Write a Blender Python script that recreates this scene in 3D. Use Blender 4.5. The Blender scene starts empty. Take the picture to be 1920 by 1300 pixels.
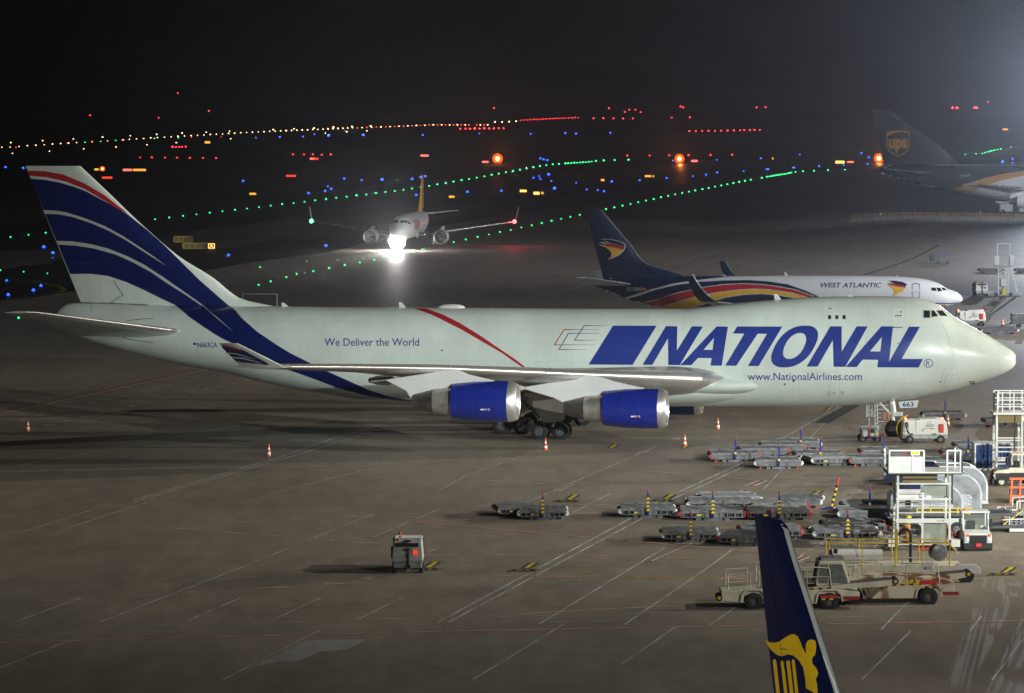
import bpy, bmesh, math, random
from mathutils import Vector, Matrix
from mathutils.geometry import tessellate_polygon
import numpy as np
random.seed(7)
R = math.radians
SC = bpy.context.scene
COL = SC.collection

# ------------------------------------------------------------------ camera
FPX, CAMH, YH = 6650.0, 22.85, 203.0      # focal length in photo pixels, eye height, horizon row (photo 1920x1300)
PITCH = math.atan((650 - YH) / FPX)
cam_d = bpy.data.cameras.new('camera'); cam = bpy.data.objects.new('camera', cam_d); COL.objects.link(cam)
cam_d.sensor_width = 36; cam_d.lens = FPX / 1920 * 36
cam_d.clip_start = 1; cam_d.clip_end = 30000
cam.location = (0, 0, CAMH); cam.rotation_euler = (math.pi / 2 - PITCH, 0, 0)
SC.camera = cam

# ------------------------------------------------------------------ night sky
world = bpy.data.worlds.new('World'); SC.world = world; world.use_nodes = True
bgn = world.node_tree.nodes['Background']
bgn.inputs['Color'].default_value = (0.45, 0.5, 0.62, 1); bgn.inputs['Strength'].default_value = 0.0006

# ------------------------------------------------------------------ apron floodlights (masts of the terminal, right of the view) and added fill spots
def lamp(name, loc, target, power, size=100, blend=.5, col=(1, .95, .86), rad=.35, kind='SPOT'):
    d = bpy.data.lights.new(name, kind); d.energy = power; d.color = col; d.shadow_soft_size = rad
    if kind == 'SPOT':
        d.spot_size = R(size); d.spot_blend = blend
    o = bpy.data.objects.new(name, d); COL.objects.link(o); o.location = loc
    v = Vector(target) - Vector(loc); o.rotation_euler = v.to_track_quat('-Z', 'Y').to_euler()
    return o
lamp('flood_light_near', (72, 168, 30), (2, 205, 0), 178000, 100, 1, (1, .94, .82))
lamp('flood_light_near', (58, 100, 27), (4, 250, 6), 560000, 27, 1, (.92, 1, .98))
lamp('flood_light_stand', (52, 112, 30), (14, 142, 0), 65000, 120, 1, (1, .95, .88))  # added fill spot, lifts the dark foreground apron
lamp('flood_light_side', (165, 236, 27), (-2, 240, 0), 650000, 60, .8, (1, .91, .76))
lamp('flood_light_side', (190, 302, 33), (-10, 246, 0), 1150000, 50, .8, (1, .91, .76))
lamp('flood_light_middle', (105, 330, 28), (10, 400, 0), 420000, 120, 1, (.93, .96, 1))
lamp('flood_light_taxiway', (160, 470, 42), (5, 545, 0), 620000, 80, 1, (.95, .96, 1))  # added fill spot for the far ground
lamp('flood_light_distant', (75, 300, 28), (-14, 590, 3), 480000, 12, 1, (1, .97, .92))  # narrow spot added to brighten the taxiing airliner
lamp('flood_light_far', (111, 690, 24), (90, 400, 50), 780000, 46, 1, (.78, .87, 1), .3)
lamp('flood_light_apron', (125, 590, 34), (82, 655, 6), 130000, 60, 1, (.9, .94, 1), .6)  # spot added to brighten the hazy jumbo and the barrier
lamp('terminal_light', (-40, 40, 26), (7.6, 94, 9), 90000, 13, .6, (1, .97, .92))  # narrow spot added to brighten the near tail fin
SC.view_settings.view_transform = 'Standard'; SC.view_settings.look = 'None'
SC.view_settings.exposure = 0; SC.view_settings.gamma = 1
SC.cycles.use_denoising = True
SC.cycles.volume_bounces = 0; SC.cycles.max_bounces = 6; SC.cycles.diffuse_bounces = 2
SC.cycles.sample_clamp_indirect = 3

# ------------------------------------------------------------------ helpers
def height(x, y):
    a = min(1, max(0, (y - 500) / 130)); b = min(1, max(0, (x - 35) / 40))
    a = a * a * (3 - 2 * a); b = b * b * (3 - 2 * b)
    return 3.0 * a * b
CP, SP = math.cos(PITCH), math.sin(PITCH)
def ray(px, py):
    u, v = (px - 960) / FPX, (650 - py) / FPX
    return Vector((u, CP + v * SP, v * CP - SP))
def P(px, py, z=None):
    d = ray(px, py)
    if d.z > -1e-5: d.z = -1e-5
    zz = z or 0.0
    for _ in range(12):
        t = (zz - CAMH) / d.z
        if z is not None: break
        x, y = d.x * t, d.y * t
        zz = .5 * zz + .5 * height(x, y)
    return Vector((d.x * t, d.y * t, zz))
def PD(px, py, Y):
    d = ray(px, py); t = Y / d.y
    return Vector((d.x * t, Y, CAMH + d.z * t))

def lin(c): return tuple((v / 12.92 if v <= .04045 else ((v + .055) / 1.055) ** 2.4) for v in c)
MATS = {}
def mat(name, rgb, rough=.5, metal=0, var=.12, scale=1.5, coat=0, rvar=.1, bump=0, spec=.5):
    if name in MATS: return MATS[name]
    m = bpy.data.materials.new(name); m.use_nodes = True; nt = m.node_tree
    b = nt.nodes['Principled BSDF']
    b.inputs['Metallic'].default_value = metal
    b.inputs['Coat Weight'].default_value = coat
    b.inputs['Specular IOR Level'].default_value = spec
    tc = nt.nodes.new('ShaderNodeTexCoord')
    n = nt.nodes.new('ShaderNodeTexNoise'); n.inputs['Scale'].default_value = scale; n.inputs['Detail'].default_value = 6
    nt.links.new(tc.outputs['Object'], n.inputs['Vector'])
    cr = nt.nodes.new('ShaderNodeValToRGB')
    cr.color_ramp.elements[0].position = .3; cr.color_ramp.elements[1].position = .65
    cr.color_ramp.elements[0].color = (*[c * (1 - var) for c in rgb], 1)
    cr.color_ramp.elements[1].color = (*[min(1, c * (1 + var * .5)) for c in rgb], 1)
    nt.links.new(n.outputs['Fac'], cr.inputs['Fac']); nt.links.new(cr.outputs['Color'], b.inputs['Base Color'])
    mr = nt.nodes.new('ShaderNodeMapRange'); mr.inputs['To Min'].default_value = max(.03, rough - rvar); mr.inputs['To Max'].default_value = min(1, rough + rvar)
    nt.links.new(n.outputs['Fac'], mr.inputs['Value']); nt.links.new(mr.outputs['Result'], b.inputs['Roughness'])
    if bump:
        bp = nt.nodes.new('ShaderNodeBump'); bp.inputs['Strength'].default_value = bump; bp.inputs['Distance'].default_value = .02
        n2 = nt.nodes.new('ShaderNodeTexNoise'); n2.inputs['Scale'].default_value = scale * 8
        nt.links.new(tc.outputs['Object'], n2.inputs['Vector'])
        nt.links.new(n2.outputs['Fac'], bp.inputs['Height']); nt.links.new(bp.outputs['Normal'], b.inputs['Normal'])
    MATS[name] = m; return m
def glow(name, rgb, s):
    if name in MATS: return MATS[name]
    m = bpy.data.materials.new(name); m.use_nodes = True; nt = m.node_tree
    nt.nodes.remove(nt.nodes['Principled BSDF'])
    e = nt.nodes.new('ShaderNodeEmission'); e.inputs['Color'].default_value = (*rgb, 1); e.inputs['Strength'].default_value = s
    nt.links.new(e.outputs[0], nt.nodes['Material Output'].inputs['Surface'])
    m.cycles.emission_sampling = 'NONE'
    MATS[name] = m; return m

def tag(o, label=None, cat=None, group=None, kind=None):
    if label: o['label'] = label
    if cat: o['category'] = cat
    if group: o['group'] = group
    if kind: o['kind'] = kind
    return o
def thing(name, label, cat, loc=(0, 0, 0), rz=0, group=None):
    o = bpy.data.objects.new(name, None); COL.objects.link(o); o.empty_display_size = .3
    o.location = loc; o.rotation_euler = (0, 0, rz)
    return tag(o, label, cat, group)
def dup(root, loc, rz, label, group=None, scale=None, swap=None):
    def cp(o, par):
        c = o.copy(); COL.objects.link(c); c.parent = par
        if swap and c.type == 'MESH' and o.name.split('.')[0] in swap:
            c.material_slots[0].link = 'OBJECT'; c.material_slots[0].material = swap[o.name.split('.')[0]]
        for ch in KIDS.get(o.name, []): cp(ch, c)
        return c
    c = cp(root, None); c.location = loc; c.rotation_euler = (0, 0, rz)
    if scale: c.scale = scale
    c['label'] = label
    if group: c['group'] = group
    return c
KIDS = {}
class MB:
    def __init__(s): s.v = []; s.f = []; s.m = []; s.mi = 0; s.T = None
    def add(s, vs, fs):
        o = len(s.v)
        for p in vs:
            p = Vector(p)
            s.v.append(tuple(s.T @ p) if s.T else tuple(p))
        for f in fs: s.f.append([i + o for i in f]); s.m.append(s.mi)
        return s
    def mat(s, i): s.mi = i; return s
    def box(s, x0, x1, y0, y1, z0, z1):
        return s.add([(x0, y0, z0), (x1, y0, z0), (x1, y1, z0), (x0, y1, z0), (x0, y0, z1), (x1, y0, z1), (x1, y1, z1), (x0, y1, z1)],
                     [(3, 2, 1, 0), (4, 5, 6, 7), (0, 1, 5, 4), (1, 2, 6, 5), (2, 3, 7, 6), (3, 0, 4, 7)])
    def cyl(s, p0, p1, r0, r1=None, n=12, cap=True):
        r1 = r0 if r1 is None else r1
        p0, p1 = Vector(p0), Vector(p1); d = (p1 - p0).normalized()
        a = d.orthogonal().normalized(); b = d.cross(a)
        vs = [p0 + (a * math.cos(t) + b * math.sin(t)) * r0 for t in [2 * math.pi * i / n for i in range(n)]]
        vs += [p1 + (a * math.cos(t) + b * math.sin(t)) * r1 for t in [2 * math.pi * i / n for i in range(n)]]
        fs = [(i, (i + 1) % n, n + (i + 1) % n, n + i) for i in range(n)]
        if cap: fs += [tuple(range(n - 1, -1, -1)), tuple(range(n, 2 * n))]
        return s.add(vs, fs)
    def bar(s, p0, p1, w=.05, h=None):
        h = h or w; p0, p1 = Vector(p0), Vector(p1); d = (p1 - p0).normalized()
        up = Vector((0, 0, 1)) if abs(d.z) < .95 else Vector((1, 0, 0))
        a = d.cross(up).normalized() * w / 2; b = d.cross(a).normalized() * h / 2
        vs = [p + q for p in (p0, p1) for q in (a + b, a - b, -a - b, -a + b)]
        return s.add(vs, [(3, 2, 1, 0), (4, 5, 6, 7), (0, 1, 5, 4), (1, 2, 6, 5), (2, 3, 7, 6), (3, 0, 4, 7)])
    def tube(s, pts, r, n=8):
        for a, b in zip(pts, pts[1:]): s.cyl(a, b, r, n=n)
        return s
    def prism(s, poly, d0, d1, axis='y'):
        def q(a, b, d): return {'y': (a, d, b), 'x': (d, a, b), 'z': (a, b, d)}[axis]
        n = len(poly)
        vs = [q(a, b, d0) for a, b in poly] + [q(a, b, d1) for a, b in poly]
        fs = [(i, (i + 1) % n, n + (i + 1) % n, n + i) for i in range(n)]
        tri = tessellate_polygon([[Vector((a, b, 0)) for a, b in poly]])
        fs += [tuple(t) for t in tri] + [tuple(i + n for i in t) for t in tri]
        return s.add(vs, fs)
    def lathe(s, prof, c, axis, n=32, close=False):
        # prof: (along, radius); axis unit vector; c: origin
        c, ax = Vector(c), Vector(axis).normalized(); a = ax.orthogonal().normalized(); b = ax.cross(a)
        vs = []
        for t, r in prof:
            for i in range(n):
                w = 2 * math.pi * i / n
                vs.append(c + ax * t + (a * math.cos(w) + b * math.sin(w)) * max(r, 1e-4))
        fs = []
        for k in range(len(prof) - 1):
            for i in range(n):
                j = (i + 1) % n; fs.append((k * n + i, k * n + j, (k + 1) * n + j, (k + 1) * n + i))
        return s.add(vs, fs)
    def build(s, name, mats, parent=None, smooth=False, bevel=0, sharp=30):
        me = bpy.data.meshes.new(name); me.from_pydata(s.v, [], s.f)
        if not isinstance(mats, (list, tuple)): mats = [mats]
        for m in mats: me.materials.append(m)
        me.polygons.foreach_set('material_index', s.m)
        bm = bmesh.new(); bm.from_mesh(me)
        if smooth: bmesh.ops.remove_doubles(bm, verts=bm.verts, dist=1e-4)
        bmesh.ops.recalc_face_normals(bm, faces=bm.faces)
        if smooth:
            for f in bm.faces: f.smooth = True
            for e in bm.edges:
                if len(e.link_faces) == 2 and e.calc_face_angle(0) > R(sharp): e.smooth = False
        bm.to_mesh(me); bm.free()
        o = bpy.data.objects.new(name, me); COL.objects.link(o)
        if parent: o.parent = parent; KIDS.setdefault(parent.name, []).append(o)
        if bevel:
            md = o.modifiers.new('bevel', 'BEVEL'); md.width = bevel; md.segments = 2; md.limit_method = 'ANGLE'; md.harden_normals = False
        return o

GX = [-9000, -3000, -1000, -300] + list(range(-100, 201, 6)) + [300, 900, 3000, 9000]
GY = [-200, 0, 200, 400] + list(range(490, 651, 6)) + [800, 1200, 2000, 4000, 8000, 16000]
def flat_mesh(loops, step=None, step_y=None):
    """loops: list of groups; each group = [outer, hole, ...] in 2-D; returns a bmesh cut on a grid"""
    bm = bmesh.new()
    for g in loops:
        pts = [Vector((a, b, 0)) for lp in g for a, b in lp]
        tri = tessellate_polygon([[Vector((a, b, 0)) for a, b in lp] for lp in g])
        vs = [bm.verts.new(p) for p in pts]
        for t in tri:
            try: bm.faces.new([vs[i] for i in t])
            except ValueError: pass
    return grid_cut(bm, step, step_y)
def grid_cut(bm, step, step_y=None):
    if step == 'grid':
        for ax, lst in ((0, GX), (1, GY)):
            lo = min(v.co[ax] for v in bm.verts); hi = max(v.co[ax] for v in bm.verts)
            for c in lst:
                if lo < c < hi:
                    co = Vector((0, 0, 0)); co[ax] = c; no = Vector((0, 0, 0)); no[ax] = 1
                    bmesh.ops.bisect_plane(bm, geom=bm.verts[:] + bm.edges[:] + bm.faces[:], plane_co=co, plane_no=no, dist=1e-5)
    elif step:
        for ax, st in ((0, step), (1, step_y or step)):
            lo = min(v.co[ax] for v in bm.verts); hi = max(v.co[ax] for v in bm.verts)
            k = math.ceil(lo / st + 1e-6)
            while k * st < hi:
                co = Vector((0, 0, 0)); co[ax] = k * st; no = Vector((0, 0, 0)); no[ax] = 1
                bmesh.ops.bisect_plane(bm, geom=bm.verts[:] + bm.edges[:] + bm.faces[:], plane_co=co, plane_no=no, dist=1e-5)
                k += 1
    return bm
def bm_obj(bm, fn, name, m, parent=None, smooth=True):
    for v in bm.verts: v.co = fn(v.co.x, v.co.y)
    me = bpy.data.meshes.new(name)
    bmesh.ops.recalc_face_normals(bm, faces=bm.faces)
    for f in bm.faces: f.smooth = smooth
    bm.to_mesh(me); bm.free(); me.materials.append(m)
    o = bpy.data.objects.new(name, me); COL.objects.link(o)
    if parent: o.parent = parent; KIDS.setdefault(parent.name, []).append(o)
    return o
def text_bm(txt, x0, y0, x1, y1, shear=0, bold=0):
    """text as flat triangles filling the box x0..x1, y0..y1 (y0 = top; image rows grow downwards)"""
    c = bpy.data.curves.new('t', 'FONT'); c.body = txt; c.shear = shear; c.offset = bold; c.resolution_u = 3
    o = bpy.data.objects.new('t', c); COL.objects.link(o)
    dg = bpy.context.evaluated_depsgraph_get(); dg.update()
    me = bpy.data.meshes.new_from_object(o.evaluated_get(dg))
    bm = bmesh.new(); bm.from_mesh(me)
    bpy.data.objects.remove(o); bpy.data.curves.remove(c); bpy.data.meshes.remove(me)
    bmesh.ops.triangulate(bm, faces=bm.faces)
    xs = [v.co.x for v in bm.verts]; ys = [v.co.y for v in bm.verts]
    ax, bx, ay, by = min(xs), max(xs), min(ys), max(ys)
    for v in bm.verts:
        v.co.x = x0 + (v.co.x - ax) / (bx - ax) * (x1 - x0)
        v.co.y = y1 - (v.co.y - ay) / (by - ay) * (y1 - y0)
        v.co.z = 0
    return bm
def text_on(txt, origin, ux, uy, w, h, m, name, parent, shear=0, bold=0):
    """lettering lying in a plane: origin = lower-left corner, ux / uy the directions"""
    bm = text_bm(txt, 0, 1, 1, 0, shear, bold); o, a, b = Vector(origin), Vector(ux), Vector(uy)
    return bm_obj(bm, lambda u, v: o + a * (u * w) + b * (v * h), name, m, parent, False)

class Curve1:
    """monotone cubic through points"""
    def __init__(s, xs, ys):
        o = np.argsort(xs); x = np.array(xs, float)[o]; y = np.array(ys, float)[o]
        keep = np.concatenate([[True], np.diff(x) > 1e-6]); s.x, s.y = x[keep], y[keep]
        h = np.diff(s.x); d = np.diff(s.y) / h; m = np.zeros(len(s.x)); m[0], m[-1] = d[0], d[-1]
        for i in range(1, len(d)):
            if d[i - 1] * d[i] > 0:
                a, b = 2 * h[i] + h[i - 1], h[i] + 2 * h[i - 1]; m[i] = (a + b) / (a / d[i - 1] + b / d[i])
        s.m, s.h = m, h
    def __call__(s, q):
        if q <= s.x[0]: return float(s.y[0])
        if q >= s.x[-1]: return float(s.y[-1])
        i = int(np.searchsorted(s.x, q) - 1); i = max(0, min(i, len(s.h) - 1)); h = s.h[i]; t = (q - s.x[i]) / h
        return float((2*t**3 - 3*t**2 + 1) * s.y[i] + (t**3 - 2*t**2 + t) * h * s.m[i] + (3*t**2 - 2*t**3) * s.y[i+1] + (t**3 - t**2) * h * s.m[i+1])

def naca(c): return 5 * (0.2969 * math.sqrt(max(c, 0)) - .126 * c - .3516 * c * c + .2843 * c ** 3 - .1036 * c ** 4)

# ------------------------------------------------------------------ aircraft
class Plane:
    def __init__(s, name, label, O, psi, group=None):
        s.O = Vector(O); s.psi = psi; s.f = Vector((math.cos(psi), -math.sin(psi), 0)); s.p = Vector((math.sin(psi), math.cos(psi), 0))
        s.root = thing(name, label, 'airplane', s.O, -psi, group)
    def px(s, px, py, l=0.0):
        d = ray(px, py); C = Vector((0, 0, CAMH)) - s.O
        t = (-l - C.dot(s.p)) / d.dot(s.p); q = C + d * t
        return -q.dot(s.f), q.z
    def loc(s, a, l, z): return Vector((-a, -l, z))
    def set_fuselage(s, top, bot, wid, kk):
        """top, bot: (s, z) lists; wid: (s, half-width); kk: (s, share of the height at which it is widest)"""
        s.zt = Curve1(*zip(*top)); s.zb = Curve1(*zip(*bot)); s.w = Curve1(*zip(*wid)); s.k = Curve1(*zip(*kk))
    def body(s, m, s0, s1, n=200, name='fuselage', na=96):
        mb = MB(); vs = []; fs = []
        for i in range(n + 1):
            t = i / n; t = .5 - .5 * math.cos(math.pi * t) if i < n / 2 else t
            t = (i / n)
            a = s0 + (s1 - s0) * (t if t > .12 else t * t / .12 * .5 + t * .5)
            zt, zb, w, k = s.zt(a), s.zb(a), s.w(a), s.k(a); zc = zb + (zt - zb) * k
            for j in range(na):
                th = 2 * math.pi * j / na; sn, cs = math.sin(th), math.cos(th)
                vs.append(s.loc(a, w * cs, zc + sn * ((zt - zc) if sn > 0 else (zc - zb))))
        for i in range(n):
            for j in range(na):
                fs.append((i * na + j, i * na + (j + 1) % na, (i + 1) * na + (j + 1) % na, (i + 1) * na + j))
        fs += [tuple(range(na)), tuple(n * na + q for q in range(na))]
        mb.add(vs, fs); s.bodyo = mb.build(name, m, s.root, smooth=True, sharp=60); return s.bodyo
    def wrap(s, a, z, eps=.012, side=1):
        zt, zb, w, k = s.zt(a), s.zb(a), s.w(a), s.k(a); zc = zb + (zt - zb) * k
        h = (zt - zc) if z > zc else (zc - zb); sn = max(-1, min(1, (z - zc) / max(h, 1e-3))); cs = math.sqrt(1 - sn * sn)
        n = Vector((cs / max(w, .05), sn / max(h, .05))).normalized()
        return side * (w * cs + n.x * eps), zc + h * sn + n.y * eps, w * cs
    def skin(s, px, py, eps=.012):
        l = .8 * s.w(s.px(px, py)[0])
        for _ in range(7):
            a, z = s.px(px, py, l); _, _, l2 = s.wrap(a, z); l = .5 * l + .5 * l2
        L, Z, _ = s.wrap(a, z, eps); return s.loc(a, L, Z)
    def set_fin(s, rows, tc=.10):
        """rows: (py, px_le, px_te) traced on the centre plane"""
        q = []
        for py, xl, xt in rows:
            a, z = s.px(xl, py); b, z2 = s.px(xt, py); q.append((z, a, b))
        s.fl = Curve1([r[0] for r in q], [r[1] for r in q]); s.ft = Curve1([r[0] for r in q], [r[2] for r in q])
        s.fz = (min(r[0] for r in q), max(r[0] for r in q)); s.tc = tc
    def fin_t(s, a, z):
        z = max(s.fz[0], min(s.fz[1], z)); le, te = s.fl(z), s.ft(z); c = te - le
        if not 0 <= a - le <= c: return 0.0
        return s.tc * min(c, 11) * naca((a - le) / c)
    def fin(s, m, name='fin', n=48, nc=30, le_mat=None):
        mb = MB(); vs = []; fs = []; ring = []
        for i in range(n + 1):
            z = s.fz[0] + (s.fz[1] - s.fz[0]) * i / n; le, te = s.fl(z), s.ft(z); c = te - le
            cc = [.5 - .5 * math.cos(math.pi * j / nc) for j in range(nc + 1)]
            pts = [(le + q * c, 1, q) for q in cc] + [(le + q * c, -1, q) for q in cc[-2:0:-1]]
            for a, sd, q in pts: vs.append(s.loc(a, sd * s.tc * min(c, 11) * naca(q), z))
            m_ = len(pts)
        for i in range(n):
            for j in range(m_): fs.append((i * m_ + j, i * m_ + (j + 1) % m_, (i + 1) * m_ + (j + 1) % m_, (i + 1) * m_ + j))
        fs.append(tuple(n * m_ + q for q in range(m_)))
        mb.add(vs, fs); s.fino = mb.build(name, m, s.root, smooth=True, sharp=40)
        if le_mat:
            e = MB(); pts = []
            for i in range(n + 1):
                z = s.fz[0] + (s.fz[1] - s.fz[0]) * (.1 + .9 * i / n); le = s.fl(z); pts.append(s.loc(le - .005, 0, z))
            for p, q in zip(pts, pts[1:]): e.cyl(p, q, .05, n=8, cap=False)
            e.build('leading_edge', le_mat, s.fino, smooth=True)
        return s.fino
    def skin_fin(s, px, py, eps=.02):
        l = .3
        for _ in range(6):
            a, z = s.px(px, py, l)
            t = s.fin_t(a, z) if z > s.zt(a) - 1.2 or a > 60 else 0
            _, _, b = s.wrap(a, z); b = b if z < s.zt(a) else 0
            l2 = max(t, b); l = .4 * l + .6 * l2
        if b >= t and z < s.zt(a):
            L, Z, _ = s.wrap(a, z, eps); return s.loc(a, L, Z)
        return s.loc(a, t + eps, z)
    def decal(s, loops, m, name, parent=None, step=9, eps=.012, fin=False, bm=None):
        if loops and len(loops) > 1 and name in ('window_border', 'door_marking', 'sensor_marking', 'placard_marking', 'panel_seam', 'rudder_seam', 'white_stripe', 'logo_frame', 'company_lettering'):
            return [s.decal([q], m, name, parent, step, eps, fin) for q in loops][0]
        if bm is None: bm = flat_mesh(loops, step)
        else: bm = grid_cut(bm, step)
        fn = (lambda u, v: s.skin_fin(u, v, eps)) if fin else (lambda u, v: s.skin(u, v, eps))
        return bm_obj(bm, fn, name, m, parent or s.bodyo)
    def text(s, txt, box, m, name='lettering', eps=.014, shear=0, bold=0, fin=False, step=9, parent=None):
        return s.decal(None, m, name, parent, step, eps, fin, bm=text_bm(txt, *box, shear=shear, bold=bold))
    def foil(s, secs, mats, name='wing', side=1, n=14, nc=18, le=None, le_mat=None, parent=None):
        """secs: (l, s_le, z_le, chord, drop of the trailing edge, thickness ratio)"""
        def sec(t):
            i = min(int(t), len(secs) - 2); q = t - i
            return [a + (b - a) * q for a, b in zip(secs[i], secs[i + 1])]
        cc = [.5 - .5 * math.cos(math.pi * j / nc) for j in range(nc + 1)]
        mb = MB(); vs = []; fs = []; N = n * (len(secs) - 1); m_ = 2 * nc
        for i in range(N + 1):
            l, a, z, c, dr, tc = sec(i / N * (len(secs) - 1) - (1e-9 if i == N else 0))
            for q in cc: vs.append(s.loc(a + q * c, side * l, z - dr * q + tc * c * naca(q) * 1.15))
            for q in cc[-2:0:-1]: vs.append(s.loc(a + q * c, side * l, z - dr * q - tc * c * naca(q) * .85))
        for i in range(N):
            for j in range(m_): fs.append((i * m_ + j, i * m_ + (j + 1) % m_, (i + 1) * m_ + (j + 1) % m_, (i + 1) * m_ + j))
        fs += [tuple(range(m_)), tuple(N * m_ + q for q in range(m_))]
        o = mb.add(vs, fs).build(name, mats, parent or s.root, smooth=True, sharp=40)
        if le_mat:
            e = MB(); vs = []; fs = []; K = 9; lo, hi = le or (0, 1)
            for i in range(N + 1):
                t = lo + (hi - lo) * i / N
                l, a, z, c, dr, tc = sec(t * (len(secs) - 1) - 1e-9)
                w = min(.06, .42 / c)
                for j in range(K):
                    q = (1 - 2 * j / (K - 1)); sg = 1 if q >= 0 else -1; q2 = q * q * w
                    vs.append(s.loc(a + q2 * c - .006, side * l, z - dr * q2 + sg * (tc * c * naca(q2) * (1.15 if sg > 0 else .85) + .006)))
            for i in range(N):
                for j in range(K - 1): fs.append((i * K + j, i * K + j + 1, (i + 1) * K + j + 1, (i + 1) * K + j))
            e.add(vs, fs).build('leading_edge', le_mat, o, smooth=True, sharp=80)
        return o

def wheel(mb, x, y, z, r, w, n=24, rim=.52):
    """tyre and rim turned about the y axis; material 0 tyre, 1 rim"""
    mb.mat(0).lathe([(-w/2, r*rim), (-w/2, r*.86), (-w*.42, r*.96), (-w*.2, r), (w*.2, r), (w*.42, r*.96), (w/2, r*.86), (w/2, r*rim)], (x, y, z), (0, 1, 0), n)
    mb.mat(1).lathe([(-w*.32, .001), (-w*.36, r*.2), (-w*.22, r*.26), (-w*.2, r*.45), (-w*.46, r*(rim+.01)), (-w*.46, r*(rim+.04)), (w*.46, r*(rim+.04)), (w*.46, r*(rim+.01)), (w*.2, r*.45), (w*.22, r*.26), (w*.36, r*.2), (w*.32, .001)], (x, y, z), (0, 1, 0), n)
    mb.mat(0)
# ------------------------------------------------------------------ materials
def paint_mat(name, rgb, rough=.3, lines=True, dirt=.08):
    m = mat(name, rgb, rough, 0, dirt, .25, coat=.25, rvar=.06)
    nt = m.node_tree; b = nt.nodes['Principled BSDF']
    n5 = nt.nodes.new('ShaderNodeTexNoise'); n5.inputs['Scale'].default_value = 1.0; n5.inputs['Detail'].default_value = 7; n5.inputs['Roughness'].default_value = .65
    tc5 = nt.nodes.new('ShaderNodeTexCoord'); mp5 = nt.nodes.new('ShaderNodeMapping'); mp5.inputs['Scale'].default_value = (1.6, 1, .22)
    nt.links.new(tc5.outputs['Object'], mp5.inputs['Vector']); nt.links.new(mp5.outputs[0], n5.inputs['Vector'])
    r5 = nt.nodes.new('ShaderNodeMapRange'); r5.inputs['From Min'].default_value = .3; r5.inputs['From Max'].default_value = .6; r5.inputs['To Min'].default_value = 1 - dirt * .6; r5.inputs['To Max'].default_value = 1.0
    nt.links.new(n5.outputs['Fac'], r5.inputs['Value']); v5 = nt.nodes.new('ShaderNodeVectorMath'); v5.operation = 'SCALE'
    nt.links.new(b.inputs['Base Color'].links[0].from_socket, v5.inputs[0]); nt.links.new(r5.outputs[0], v5.inputs['Scale']); nt.links.new(v5.outputs[0], b.inputs['Base Color'])
    if lines:   # thin skin joints every couple of metres
        tc = nt.nodes.new('ShaderNodeTexCoord'); sx = nt.nodes.new('ShaderNodeSeparateXYZ'); nt.links.new(tc.outputs['Object'], sx.inputs[0])
        acc = None
        for out, per, wd in (('X', 2.54, .012), ('Z', 1.31, .014)):
            a = nt.nodes.new('ShaderNodeMath'); a.operation = 'PINGPONG'; a.inputs[1].default_value = per / 2
            nt.links.new(sx.outputs[out], a.inputs[0])
            c = nt.nodes.new('ShaderNodeMath'); c.operation = 'LESS_THAN'; c.inputs[1].default_value = wd
            nt.links.new(a.outputs[0], c.inputs[0])
            if acc is None: acc = c
            else:
                d = nt.nodes.new('ShaderNodeMath'); d.operation = 'MAXIMUM'
                nt.links.new(acc.outputs[0], d.inputs[0]); nt.links.new(c.outputs[0], d.inputs[1]); acc = d
        mx = nt.nodes.new('ShaderNodeMix'); mx.data_type = 'RGBA'; mx.inputs['B'].default_value = (*[c * .62 for c in rgb], 1)
        f = nt.nodes.new('ShaderNodeMath'); f.operation = 'MULTIPLY'; f.inputs[1].default_value = .32
        nt.links.new(acc.outputs[0], f.inputs[0]); nt.links.new(f.outputs[0], mx.inputs['Factor'])
        src = b.inputs['Base Color'].links[0].from_socket
        nt.links.new(src, mx.inputs['A']); nt.links.new(mx.outputs['Result'], b.inputs['Base Color'])
    return m
M_skin = paint_mat('pale_green_white_paint', (.68, .77, .725), .3, dirt=.12)
M_cowl = mat('cowl_blue_paint', (.012, .025, .26), .26, var=.12, coat=.3, scale=1.2)
M_skin2 = paint_mat('white_paint_aircraft', (.68, .69, .70), .3)
M_navy = mat('navy_paint', (.012, .02, .055), .3, var=.1, coat=.3)
M_blue = mat('royal_blue_paint', (.005, .012, .10), .28, var=.05, coat=.3, scale=.4)
M_letter = mat('lettering_blue', (.022, .045, .27), .3, var=.05, scale=.4)
M_thin = mat('lettering_slate', (.05, .07, .28), .4, var=.05)
M_red = mat('red_paint', (.42, .02, .03), .35, var=.08)
M_yellow = mat('yellow_paint', (.72, .43, .04), .35, var=.08)
M_stripe = mat('silver_stripe', (.5, .54, .52), .4, var=.05)
M_metal = mat('polished_metal', (.85, .85, .85), .34, .85, .06, 3, rvar=.08)
M_core = mat('burnt_metal', (.24, .22, .2), .38, .85, .3, 2)
M_corel = mat('light_nozzle_metal', (.5, .48, .44), .35, .7, .3, 2)
M_dark = mat('dark_cavity', (.012, .012, .013), .6)
M_black = mat('black_rubber', (.018, .018, .02), .75, var=.3, scale=4)
M_rim = mat('wheel_rim', (.15, .155, .155), .45, .5, .25, 6)
M_glass = mat('cockpit_glass', (.015, .022, .025), .06, 0, .05, coat=.6)
M_wing = paint_mat('wing_underside_paint', (.43, .42, .385), .4, dirt=.3)
M_white = mat('white_enamel', (.66, .67, .65), .4, var=.12, scale=1.2)
M_cream = mat('cream_enamel', (.66, .64, .50), .45, var=.22, scale=1.6)
M_grey = mat('grey_galvanised', (.32, .33, .34), .45, .4, .3, 3)
M_dgrey = mat('dark_grey_paint', (.07, .075, .08), .5, .1, .3, 3)
M_ored = mat('signal_red', (.62, .035, .02), .45, var=.15)
M_oran = mat('signal_orange', (.85, .13, .03), .5, var=.1)
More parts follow.
